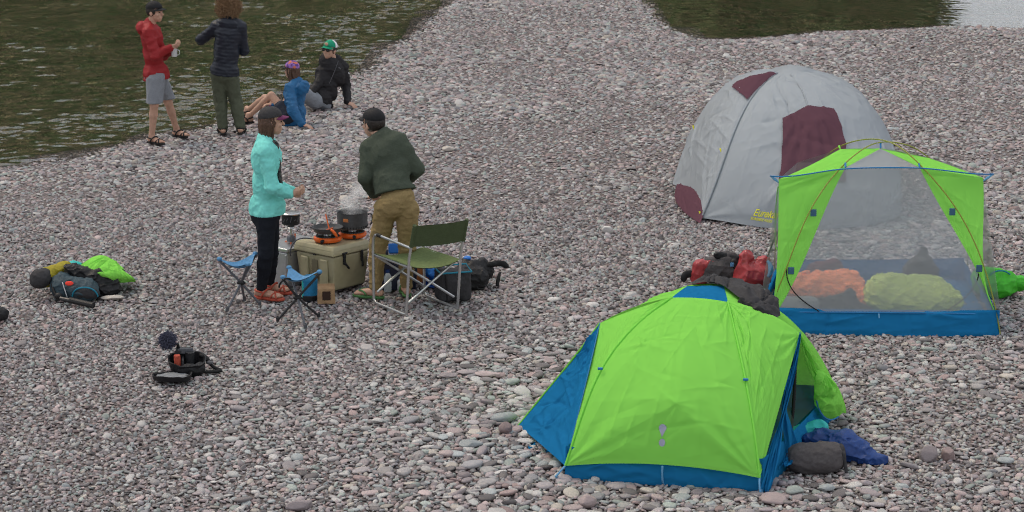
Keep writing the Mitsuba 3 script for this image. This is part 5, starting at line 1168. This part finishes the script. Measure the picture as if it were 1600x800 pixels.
# soft tote, blue cloth and backpack right of the chair
b3 = gp((-0.489, 17.779, 0)); K = frame(b3, 18); k = 'soft_tote'
tag(k, 'dark grey square soft tote bag with blue trim behind the chair leg', 'bag')
put(k + '__body', K(melt([cone((sx * .09, .02, .05), (sx * .095, .02, .25), .055, .05) for sx in (-1, 1)] + [cone((sx * .09, .14, .05), (sx * .095, .14, .25), .055, .05) for sx in (-1, 1)] + [blob((0, .08, .14), (.14, .12, .15)), cut((0, 0, .272), (0, -.1, 1)), cut((0, 0, .005), (0, 0, -1))], .008, .03, .006, (9, 9, 9), 4)), 'charcoal_cloth', True)
put(k + '__trim', K(tube([(-.14, -.025, .270), (.14, -.025, .270), (.15, .18, .292), (-.15, .18, .292), (-.14, -.025, .27)], .008, 6)), 'teal_trim', 30)
put(k + '__strap', K(tube([(-.10, -.03, .26), (-.09, -.045, .12), (-.09, -.035, .02)], .009, 6, 10)), 'black_strap', 30)
put('blue_cloth', melt([blob(gp((-0.7, 18.387, 0), .14), (.075, .09, .05)), blob(gp((-0.672, 18.411, 0), .10), (.06, .08, .09)), blob(gp((-0.736, 18.435, 0), .12), (.05, .06, .04))], .009, .03, .016, (11, 11, 11), 4), 'bright_blue', True, 'crumpled blue cloth between chair seat and tote bag', 'cloth')
b4 = gp((-0.331, 18.267, 0)); k = 'backpack'
tag(k, 'black backpack lying on the gravel right of the chair, belt stretched out', 'backpack')
put(k + '__body', melt([cone(b4 + [-.06, .02, .11], b4 + [.06, .14, .14], .105, .095), blob(b4 + [.02, -.02, .10], (.10, .07, .10)), blob(b4 + [-.08, .12, .17], (.07, .08, .08)), cone(b4 + [-.02, .05, .2], b4 + [.06, .1, .21], .05, .04), cut(b4 + [0, 0, .0], (0, 0, -1))], .009, .03, .016, (9, 9, 9), 6), 'black_cloth', True)
put(k + '__hip_belt', melt([blob(b4 + [.135, .10, .20], (.06, .012, .028)), blob(b4 + [.21, .12, .205], (.08, .014, .030)), blob(b4 + [.275, .12, .18], (.03, .013, .022)), cone(b4 + [.06, .1, .18], b4 + [.13, .1, .20], .03, .02)], .007, .015), 'black_strap', True)
put(k + '__shoulder_strap', tube([b4 + [.20, .02, .02], b4 + [.21, .04, .09], b4 + [.225, .06, .14]], [.016, .020, .012], 6, 10), 'black_strap', True)
put(k + '__shoulder_strap_001', tube([b4 + [.05, -.02, .06], b4 + [.075, -.06, .02], b4 + [.04, -.08, .02], b4 + [.02, -.05, .08]], .010, 6, 16), 'black_strap', True)
put(k + '__pocket', melt([blob(b4 + [-.07, .14, .25], (.035, .04, .02))], .006, .004), 'bright_blue', True)

# steam above the pot
g = np.zeros((28, 20, 20), np.float32)
zz, yy, xx = np.meshgrid(np.linspace(0, 1, 28), np.linspace(-1, 1, 20), np.linspace(-1, 1, 20), indexing='ij')
rad = np.hypot(xx + .1 - .55 * zz ** 1.4 + .18 * np.sin(7 * zz), yy + .1 * np.cos(9 * zz)) / (.42 + .40 * zz)
den = np.clip(1 - rad ** 2, 0, 1) * np.clip(2.3 * (meshkit.fbm(np.stack([xx * 2.3, yy * 2.3, zz * 4.2], -1), 3, 8) - .32), 0, 1) * (1 - zz) ** 1.1
g = (den * 19).astype(np.float32)
sx0 = S2 + [.04, .02, .205]
box = T().translate([float(sx0[0]) - .24, float(sx0[1]) - .24, float(sx0[2])]).scale([.48, .48, .46])
scene['steam_air'] = {'type': 'heterogeneous', 'albedo': {'type': 'rgb', 'value': [.97, .97, .97]}, 'sigma_t': {'type': 'gridvolume', 'grid': mi.VolumeGrid(g[..., None]), 'use_grid_bbox': False, 'to_world': box}}
scene['steam'] = {'type': 'cube', 'to_world': T().translate([float(sx0[0]), float(sx0[1]), float(sx0[2]) + .23]).scale([.239, .239, .2295]), 'bsdf': {'type': 'null'}, 'interior': {'type': 'ref', 'id': 'steam_air'}}
tag('steam', 'white steam rising from the cooking pot', 'steam', kind='stuff')

# ------------------------------------------------------------------ the pile on the left
k = 'sleeping_roll'; b = gp((-4.146, 18.411, 0))
tag(k, 'mustard yellow rolled bag with grey end in the left pile', 'roll bag')
ra, rb_ = np.array((-4.129, 17.95, 0.17)), np.array((-3.978, 18.25, 0.186))
d = unit(rb_ - ra)
put(k + '__body', melt([cone(ra + d * .07, rb_, .075, .068), blob(rb_ + d * .02, .062), cone(ra + d * .07 - [0, 0, .03], rb_ - [0, 0, .04], .06, .05)], .008, .02, .009, (11, 11, 11), 4), 'mustard_cloth', True)
put(k + '__end', melt([blob(ra, (.085, .080, .082)), cone(ra + d * .06, ra, .078, .08)], .008, .02, .006, (11, 11, 11), 5), 'charcoal_cloth', True)
k = 'green_towel'
tw = Panel([(-3.98, 18.958, 0), (-3.648, 18.15, 0.139), (-3.431, 18.557, 0)], [(-3.736, 18.2, 0.296), (-3.631, 18.25, 0.314), (-3.504, 18.3, 0.191)], [(-3.98, 18.958, 0), (-3.796, 18.15, 0.256), (-3.736, 18.2, 0.296)], [(-3.431, 18.557, 0), (-3.385, 18.2, 0.145), (-3.504, 18.3, 0.191)], .009, .025, .009, 91, None, ((.5, 1, 9, .008, .2), (.2, 0, 9, .008, .12)), (1, 1, .7), (-3.6, 18.6, 0))
tw2 = Panel([(-3.736, 18.2, 0.296), (-3.631, 18.25, 0.314), (-3.504, 18.3, 0.191)], [(-3.892, 18.933, 0), (-3.754, 18.984, 0), (-3.507, 18.756, 0)], [(-3.736, 18.2, 0.296), (-3.892, 18.933, 0)], [(-3.504, 18.3, 0.191), (-3.507, 18.756, 0)], .012, .01, .01, 92, None, (), (1, 1, 1), (-3.6, 17.5, 0))
put(k, meld(tw.mesh(), tw2.mesh()), 'lime_fleece', True, 'bright green towel draped over the back of the left pile', 'towel')
k = 'backpack_001'; b = gp((-3.812, 17.893, 0))
tag(k, 'slate grey backpack with blue trim and small red label in the left pile', 'backpack')
put(k + '__body', melt([cone(b + [-.12, .06, .09], b + [.10, .04, .09], .10, .09), blob(b + [.08, -.01, .07], (.13, .07, .075)), blob(b + [-.13, .10, .12], (.09, .10, .10)), cut(b, (0, 0, -1))], .008, .03, .012, (10, 10, 10), 7), 'slate_cloth', True)
put(k + '__lid_pocket', melt([blob(b + [.10, -.05, .075], (.115, .035, .055))], .007, .01, .004, (12, 12, 12), 8), 'charcoal_cloth', True)
put(k + '__piping', tube([b + [-.01, -.075, .05], b + [.02, -.085, .11], b + [.10, -.09, .135], b + [.18, -.085, .11], b + [.21, -.07, .05]], .007, 6, 24), 'teal_trim', True)
put(k + '__label', melt([blob(b + [-.035, -.062, .165], (.038, .010, .022), axes((0, -1, .55), (0, .55, 1)) @ np.array([[0, 1, 0], [1, 0, 0], [0, 0, 1.0]]))], .005, .003), 'red_label', True)
put(k + '__strap', tube([b + [-.10, -.04, .17], b + [-.075, -.06, .10], b + [-.055, -.07, .03]], .006, 6, 10), 'steel', True)
put(k + '__strap_001', tube([b + [-.20, .02, .14], b + [-.17, -.05, .08], b + [-.12, -.09, .02]], .012, 6, 10), 'black_strap', True)
k = 'black_coat'; b = gp((-3.678, 18.008, 0))
put(k, melt([cone(b + [-.20, .10, .20], b + [.02, .06, .15], .07, .09), cone(b + [.0, .06, .13], b + [.17, .06, .07], .085, .06), blob(b + [.08, .10, .16], (.12, .09, .07)), cone(b + [-.05, -.02, .1], b + [.13, .0, .06], .05, .05), cut(b, (0, 0, -1))], .008, .03, .020, (9, 9, 11), 9), 'black_cloth', True, 'black coat heaped on the left pile in front of the towel', 'coat')
put('flip_flop', turn(melt([blob((0, 0, 0), (.115, .045, .016)), blob((-.07, 0, 0), (.06, .038, .016))], .006, .01), 20, gp((-3.578, 18.411, 0), .12), (70, [1, 0, 0])), 'black_rubber', True, 'black sandal sole standing on edge against the green towel', 'sandal')
put('teal_cloth', melt([blob(gp((-3.975, 18.557, 0), .16), (.085, .06, .03)), blob(gp((-3.934, 18.557, 0), .15), (.06, .06, .03))], .008, .02, .010, (12, 12, 12), 4), 'turquoise_cloth', True, 'teal cloth between the yellow roll and the black coat', 'cloth')
put('blue_cloth_001', melt([blob(gp((-3.686, 18.435, 0), .15), (.055, .05, .03))], .008, .02, .010, (12, 12, 12), 4), 'bright_blue', True, 'scrap of blue cloth between black coat and green towel', 'cloth')
k = 'boom_pole'
tag(k, 'black collapsed pole lying in front of the left pile', 'pole')
put(k + '__tube', tube([gp((-3.912, 17.757, 0), .05), gp((-3.595, 17.578, 0), .03)], [.018, .022], 10), 'black_tube', 30)
put(k + '__grip', tube([gp((-3.82, 17.712, 0), .045), gp((-3.595, 17.578, 0), .03)], [.026, .026], 10), 'black_rubber', 30)
put(k + '__clamp', melt([blob(gp((-3.939, 17.802, 0), .06), (.035, .03, .03))], .006, .004), 'black_rubber', True)
put('dark_bag', melt([blob(gp((-4.299, 17.208, 0), .05), (.06, .07, .055)), blob(gp((-4.353, 17.251, 0), .06), (.07, .07, .05)), cut(gp((-4.299, 17.208, 0)), (0, 0, -1))], .008, .02, .010, (11, 11, 11), 4), 'black_cloth', True, 'small black bag cut off by the left edge', 'bag')

# camera bag, and a camera with a furry microphone
k = 'camera_bag'; b = gp((-2.479, 15.457, 0)); K = frame(b, 14)
tag(k, 'black open camera bag with its round lid folded down on the gravel', 'camera bag')
def oval(rx, ry, z, n=36): a = np.linspace(0, 2 * np.pi, n + 1); return np.stack([rx * np.cos(a), ry * np.sin(a), 0 * a + z], 1)
def shell(rx, ry, h, wall=.012, flare=1.08, n=40):
    rings = [(rx * .93, ry * .93, 0), (rx, ry, .02), (rx * flare, ry * flare, h), (rx * flare - wall, ry * flare - wall, h), (rx - wall, ry - wall, .025), (0.001, .001, .022)]
    a = np.arange(n) * 2 * np.pi / n
    v = np.vstack([np.stack([r1 * np.sign(np.cos(a)) * np.abs(np.cos(a)) ** .75, r2 * np.sign(np.sin(a)) * np.abs(np.sin(a)) ** .75, np.full(n, z)], 1) for r1, r2, z in [(0.001, .001, 0)] + rings])
    v = v + .030 * (meshkit.fbm(v * 9 + 3, 3, 6)[:, None] - .5) * [1, 1, 1.2]
    i_, j_ = np.meshgrid(np.arange(len(rings)), np.arange(n), indexing='ij')
    return v, np.stack([i_ * n + j_, i_ * n + (j_ + 1) % n, (i_ + 1) * n + (j_ + 1) % n, (i_ + 1) * n + j_], -1).reshape(-1, 4)
put(k + '__body', K(turn(shell(.120, .10, .125, .012, 1.18), 0, (.01, .12, .0), (14, [1, .3, 0]))), 'black_cloth', 35)
put(k + '__lid', K(turn(shell(.145, .125, .045, .010, 1.04), 0, (-.115, -.07, .006), (-5, [1, 0, 0]))), 'black_cloth', 35)
put(k + '__lid__lining', K(melt([blob((-.115, -.07, .028), (.125, .105, .012))], .007, .004, .006, (9, 22, 9), 5)), 'grey_pad', True)
put(k + '__pocket', K(melt([blob((.02, .015, .055), (.085, .035, .045)), blob((.11, .06, .05), (.04, .06, .045))], .007, .02, .006, (12, 12, 12), 5)), 'black_cloth', True)
put(k + '__divider', K(hulled([(-.02, .03, .05), (.0, .2, .05), (-.02, .03, .12), (.0, .2, .12)], .008)), 'charcoal_cloth', 30)
put(k + '__strap', K(tube([(.12, .16, .12), (.17, .14, .10), (.23, .10, .03), (.27, .08, .015), (.21, .06, .012), (.13, .05, .03)], [.016, .018, .012, .014, .012, .012], 6, 30)), 'black_strap', True)
put(k + '__buckle', K(melt([blob((.19, .10, .075), (.03, .022, .015))], .006, .004)), 'grey_trim', True)
put('leather_case', K(meld(tube([(-.055, .06, .06), (-.06, .045, .165)], [.028, .024], 12))), 'orange_sandal', 30, 'orange brown case standing in the camera bag', 'case')
put('camera_lens', K(meld(tube([(.04, .13, .05), (.045, .12, .155)], [.036, .034], 16), tube([(.045, .12, .155), (.045, .118, .168)], .037, 16))), 'black_tube', 30, 'black camera lens standing in the camera bag', 'lens')
k = 'video_camera'; c0 = np.array((-2.522, 15.62, 0.172))
tag(k, 'small black camera with a furry grey microphone on a low tripod', 'camera')
put(k + '__body', meld(turn(rounded(.11, .05, .05, .008), 12, c0 - [0, 0, .03]), tube([c0 + [-.03, -.03, 0], c0 + [-.033, -.075, 0]], .022, 14)), 'black_tube', 30)
put(k + '__screen', turn(rounded(.105, .012, .042, .004), 12, c0 + [.03, -.035, -.018]), 'grey_tube', 30)
mc = np.array((-2.634, 15.6, 0.259)); r = np.random.default_rng(9); fur = [melt([blob(mc, (.045, .045, .048))], .008, .004)]
for _ in range(700):
    d = unit(r.normal(0, 1, 3)); e = unit(np.cross(d, r.normal(0, 1, 3)))
    fur.append(tube([mc + d * .040, mc + d * .055 + e * .008, mc + d * r.uniform(.058, .082) + e * .018 - [0, 0, .006]], [.0055, .004, .0012], 4))
put(k + '__microphone', meld(*fur), 'fuzzy_grey', True)
put(k + '__microphone_mount', meld(tube([mc + [.03, 0, -.02], mc + [.075, 0, -.035], c0 + [-.035, 0, .02]], .013, 8)), 'black_rubber', 30)
for i in range(3):
    a = i * 2.094 + .5
    f_ = c0 + [.10 * math.cos(a), .10 * math.sin(a), 0]; f_[2] = gz(f_[0], f_[1]) + .012
    put(k + '__tripod_leg' + (f'_{i:03d}' if i else ''), tube([c0 - [0, 0, .03], f_], [.008, .006], 8), 'black_tube', 30)

# ------------------------------------------------------------------ things round and in the tents
k = 'black_rain_jacket'
rj = Panel([(1.262, 14.15, 1.041), (1.425, 14.1, 1.054), (1.525, 13.95, 1.01), (1.668, 13.82, 0.953), (1.767, 13.8, 0.891)], [(1.249, 14.3, 1.014), (1.392, 14.4, 1.022), (1.574, 14.42, 0.999), (1.741, 14.3, 0.968), (1.819, 14.05, 0.903)], [(1.262, 14.15, 1.041), (1.249, 14.3, 1.014)], [(1.767, 13.8, 0.891), (1.812, 13.92, 0.887), (1.819, 14.05, 0.903)], .010, .020, .022, 95, None, ((.8, .2, 9, .02, .2), (.2, .5, 9, .02, .2)), (1, 1, 1), (1.4, 14.0, 0))
v_, f_ = rj.mesh()
put(k, (v_ + rj.N.reshape(-1, 3) * .012, f_), 'charcoal_cloth', True, 'black rain jacket thrown over the roof of the green tent in front', 'jacket')
put(k + '__sleeve', melt([cone((1.564, 13.9, 0.986), (1.664, 13.82, 0.949), .022, .026), cone((1.664, 13.82, 0.949), (1.754, 13.8, 0.905), .028, .022)], .008, .02, .014, (12, 12, 12), 4), 'black_cloth', True)
k = 'grey_dry_bag'; b = gp((1.884, 18.411, 0))
tag(k, 'dark grey roll-top bag with black buckle between two red bags', 'dry bag')
put(k + '__body', melt([cone(b + [-.10, .08, .12], b + [.10, .10, .14], .11, .10), blob(b + [.05, .1, .20], (.10, .08, .08)), cut(b, (0, 0, -1))], .009, .03, .014, (9, 9, 9), 11), 'grey_sack', True)
put(k + '__roll_top', melt([cone(b + [-.04, .06, .26], b + [.12, .06, .23], .030, .034), cone(b + [.10, .02, .20], b + [.16, .03, .10], .03, .03)], .007, .02, .008, (12, 12, 12), 3), 'black_cloth', True)
put(k + '__buckle', turn(rounded(.035, .014, .035, .004), 10, b + [.085, -.015, .17]), 'sky_canvas', 30)
put(k + '__strap', melt([blob(b + [-.28, .06, .085], (.075, .02, .035)), cone(b + [-.24, .06, .09], b + [-.12, .08, .15], .022, .02), blob(b + [-.34, .05, .05], (.03, .02, .04))], .007, .015), 'black_strap', True)
b = gp((1.706, 18.411, 0))
put('red_dry_bag', melt([cone(b + [-.02, .06, .04], b + [-.02, .04, .16], .07, .065), blob(b + [.05, .05, .185], (.07, .05, .035)), cut(b, (0, 0, -1))], .008, .02, .012, (9, 9, 7), 12), 'red_vinyl', True, 'small red vinyl bag left of the dark grey roll-top bag', 'dry bag')
b = gp((2.143, 18.267, 0)); k = 'red_dry_bag_001'
put(k, melt([cone(b + [-.03, .12, .10], b + [.08, .12, .10], .12, .11), cone(b + [-.07, .12, .14], b + [-.06, .12, .25], .07, .055), cone(b + [.07, .14, .14], b + [.10, .14, .21], .07, .05), cut(b, (0, 0, -1))], .008, .025, .024, (4.5, 4.5, 5.0), 15), 'red_vinyl', True, 'large glossy red vinyl bag beside the netting tent', 'dry bag')
put('blue_strap', tube([(2.172, 17.5, 0.436), (2.195, 17.45, 0.391), (2.169, 17.4, 0.32)], [.012, .028, .014], 6, 10), 'sky_canvas', True, 'blue tent strap hanging next to the large red bag', 'strap')
put('trekking_pole', tube([(2.279, 17.75, 0.637), (2.227, 17.7, 0.519), (2.369, 19.27, 0)], [.007, .0075, .006], 8), 'dark_hair', True, 'thin dark pole leaning against the netting tent', 'pole')
k = 'grey_stuff_sack'; b = gp((2.005, 13.231, 0))
tag(k, 'dark grey sack lying at the door of the green tent', 'sack')
put(k + '__body', melt([cone(b + [-.11, .04, .085], b + [.09, .06, .09], .095, .095), blob(b + [0, .02, .07], (.18, .08, .09)), cut(b + [0, 0, -.01], (0, 0, -1))], .008, .03, .010, (7, 7, 9), 16), 'grey_sack', True)
put(k + '__flap', melt([blob(b + [.165, .06, .09], (.028, .07, .085)), cone(b + [.175, .0, .12], b + [.19, -.03, .01], .013, .010)], .007, .012, .004, (12, 12, 12), 3), 'charcoal_cloth', True)
k = 'blue_rain_jacket'; b = gp((2.266, 13.442, 0))
put(k, melt([cone(b + [-.26, .20, .09], b + [-.02, .14, .11], .055, .07), cone(b + [-.02, .14, .09], b + [.18, .0, .02], .065, .035), cone(b + [.02, .05, .03], b + [.20, -.02, .01], .05, .03), blob(b + [-.05, .10, .06], (.12, .10, .085)), cut(b + [0, 0, -.01], (0, 0, -1))], .008, .03, .020, (6, 6, 8), 17), 'royal_blue', True, 'royal blue jacket crumpled behind the dark grey sack', 'jacket')
put('teal_stuff_sack', melt([cone(gp((1.92, 13.743, 0), .10), gp((2.101, 13.785, 0), .13), .045, .05)], .008, .02, .012, (11, 11, 11), 3), 'turquoise_cloth', True, 'teal cloth roll between grey sack and tent door', 'sack')
k = 'green_stuff_sack'; b = gp((4.27, 17.939, 0))
tag(k, 'vivid green stuff sack lying right of the netting tent', 'sack')
put(k + '__body', melt([cone(b + [-.10, .08, .12], b + [.05, .07, .12], .13, .115), blob(b + [-.02, .02, .10], (.14, .09, .10)), cut(b, (0, 0, -1))], .009, .03, .020, (5, 5, 5), 18), 'vivid_green', True)
put(k + '__tied_end', melt([cone(b + [.12, .07, .12], b + [.19, .07, .115], .050, .065)], .007, .02, .012, (9, 9, 9), 19), 'vivid_green', True)
put(k + '__cord', tube([b + [-.10, -.02, .21], b + [-.02, -.01, .245], b + [.08, .0, .21]], .007, 6, 12), 'teal_trim', True)
FLZ = .03
def bag(key, prims, m, label, seed, cat='sleeping bag', wr=.020, ws=(9, 9, 11)):
    put(key, melt(prims, .011, .05, wr, ws, seed, quilt(np.array([1.0, .25, 0]), b, .105, .016) if 'nylon' in m else None), m, True, label, cat)
lo = lambda p: np.array([p[0], p[1], FLZ])
b = np.array((2.698, 17.55, 0.075)); b[2] = FLZ
bag('sleeping_bag', [cone(b + [-.22, .05, .14], b + [.18, .05, .16], .13, .14), cone(b + [.15, .03, .13], b + [.33, -.12, .07], .11, .06), blob(b + [0, .1, .12], (.32, .22, .14)), cut(b, (0, 0, -1))], 'orange_nylon', 'orange sleeping bag heaped inside the netting tent', 21)
b = np.array((3.388, 17.25, 0.067)); b[2] = FLZ
bag('sleeping_bag_001', [cone(b + [-.22, .12, .16], b + [.16, .12, .155], .165, .15), blob(b + [-.25, .05, .15], (.15, .18, .16)), blob(b + [.03, .05, .12], (.36, .22, .16)), cone(b + [.2, .05, .08], b + [.34, .02, .11], .10, .07), cut(b, (0, 0, -1))], 'lime_nylon', 'pale lime sleeping bag inside the netting tent', 22)
b = np.array((2.698, 17.08, 0.1)); b[2] = FLZ
bag('dark_clothes', [cone(b + [-.10, .0, .10], b + [.14, .02, .09], .09, .09), cone(b + [.05, .0, .15], b + [.12, .0, .22], .05, .035), blob(b + [.10, -.05, .07], (.20, .10, .08)), cut(b, (0, 0, -1))], 'charcoal_cloth', 'dark clothes in front of the orange sleeping bag', 23, 'clothes')
b = np.array((2.603, 16.98, 0.12)); b[2] = FLZ
bag('plum_clothes', [cone(b + [-.03, .0, .06], b + [.12, .0, .04], .05, .04), cut(b, (0, 0, -1))], 'plum_cloth', 'plum coloured clothes under the dark ones in the tent', 24, 'clothes', .012)
b = np.array((2.389, 17.05, 0.108)); b[2] = FLZ
bag('sleeping_pad', [cone(b + [-.10, .0, .10], b + [.10, .02, .10], .10, .095), blob(b + [-.02, -.02, .06], (.17, .09, .07)), cut(b, (0, 0, -1))], 'grey_pad', 'grey sleeping pad at the left corner inside the netting tent', 25, 'sleeping pad', .012)
b = np.array((3.595, 18.1, 0.111)); b[2] = FLZ
bag('grey_hood', [cone(b + [-.08, .0, .18], b + [.02, 0, .36], .07, .02), cone(b + [.10, .0, .18], b + [.02, 0, .36], .06, .02), blob(b + [0, 0, .12], (.15, .08, .13)), cut(b, (0, 0, -1))], 'charcoal_cloth', 'dark pointed jacket hood behind the lime sleeping bag', 26, 'jacket', .010)
b = np.array((2.764, 18.3, 0.15)); b[2] = FLZ
bag('plum_jacket', [blob(b + [.02, 0, .10], (.18, .10, .12)), blob(b + [.10, 0, .19], (.06, .06, .05)), cut(b, (0, 0, -1))], 'plum_cloth', 'plum jacket behind the orange sleeping bag', 27, 'jacket', .012)

# ------------------------------------------------------------------ stones one notices
def rock(loc, sx, sy, sz, deg, tone, nudge, seed, up=.0):
    m = trimesh.creation.icosphere(3, 1.0); v = np.array(m.vertices); v = v * (1 + .32 * (meshkit.fbm(v * 1.5, 3, seed)[:, None] - .5))
    r_ = np.random.default_rng(seed)
    for _ in range(7):
        n_ = unit(r_.normal(0, 1, 3)); t_ = v @ n_ - .72; v = v - np.where(t_ > 0, t_, 0)[:, None] * n_ * .85
    v = v * [sx / 2, sy / 2, sz / 2]
    v, f = turn((v, np.array(m.faces)), deg, gp(loc, up))
    return v, f, np.tile([[(tone + .5) / len(PEBBLES), nudge]], (len(v), 1))
n0 = 300
for i, (p, sx, sy, sz, deg, tone, nud) in enumerate((((-0.284, 13.785, 0), .17, .11, .05, 8, 4, .35), ((2.803, 13.523, 0), .15, .13, .13, 20, 1, .25), ((2.928, 13.523, 0), .09, .10, .11, -10, 12, .30), ((0.963, 20.71, 0), .12, .10, .09, 0, 11, .95), ((-0.195, 15.492, 0), .20, .10, .05, 5, 2, .9), ((-0.353, 15.562, 0), .16, .09, .04, 12, 0, .7),
        ((-0.487, 15.457, 0), .14, .09, .045, -5, 1, .5), ((0, 15.285, 0), .13, .10, .05, 10, 3, .7), ((-0.045, 14.1, 0), .10, .09, .09, 30, 12, .2), ((-1.323, 12.537, 0), .20, .09, .07, 24, 1, .2), ((0.475, 12.608, 0), .12, .10, .10, 15, 2, .3), ((-3.502, 17.939, 0), .20, .12, .045, 5, 7, 1.0),
        ((2.015, 12.888, 0), .12, .09, .05, 5, 4, .5), ((1.801, 12.826, 0), .12, .10, .06, 0, 3, .6), ((-0.952, 14.323, 0), .09, .08, .04, 0, 5, .8), ((3.298, 13.469, 0), .13, .10, .05, 0, 4, .6), ((0.541, 13.051, 0), .06, .05, .04, 0, 5, .6), ((2.201, 13.577, 0), .08, .06, .05, 0, 9, .3), ((-1.296, 26.394, 0), .10, .09, .08, 0, 5, .8), ((-0.779, 25.33, 0), .16, .12, .07, 10, 7, .8),
        ((2.763, 29.147, 0), .14, .10, .09, 10, 5, .9))):
    v, f, uv = rock(p, sx, sy, sz, deg, tone, nud, 60 + i, sz * .22)
    scene[f'gravel_bar__rock' + (f'_{i:03d}' if i else '')] = mikit.ply((v, f), 'river_stone', smooth=True, uv=uv)
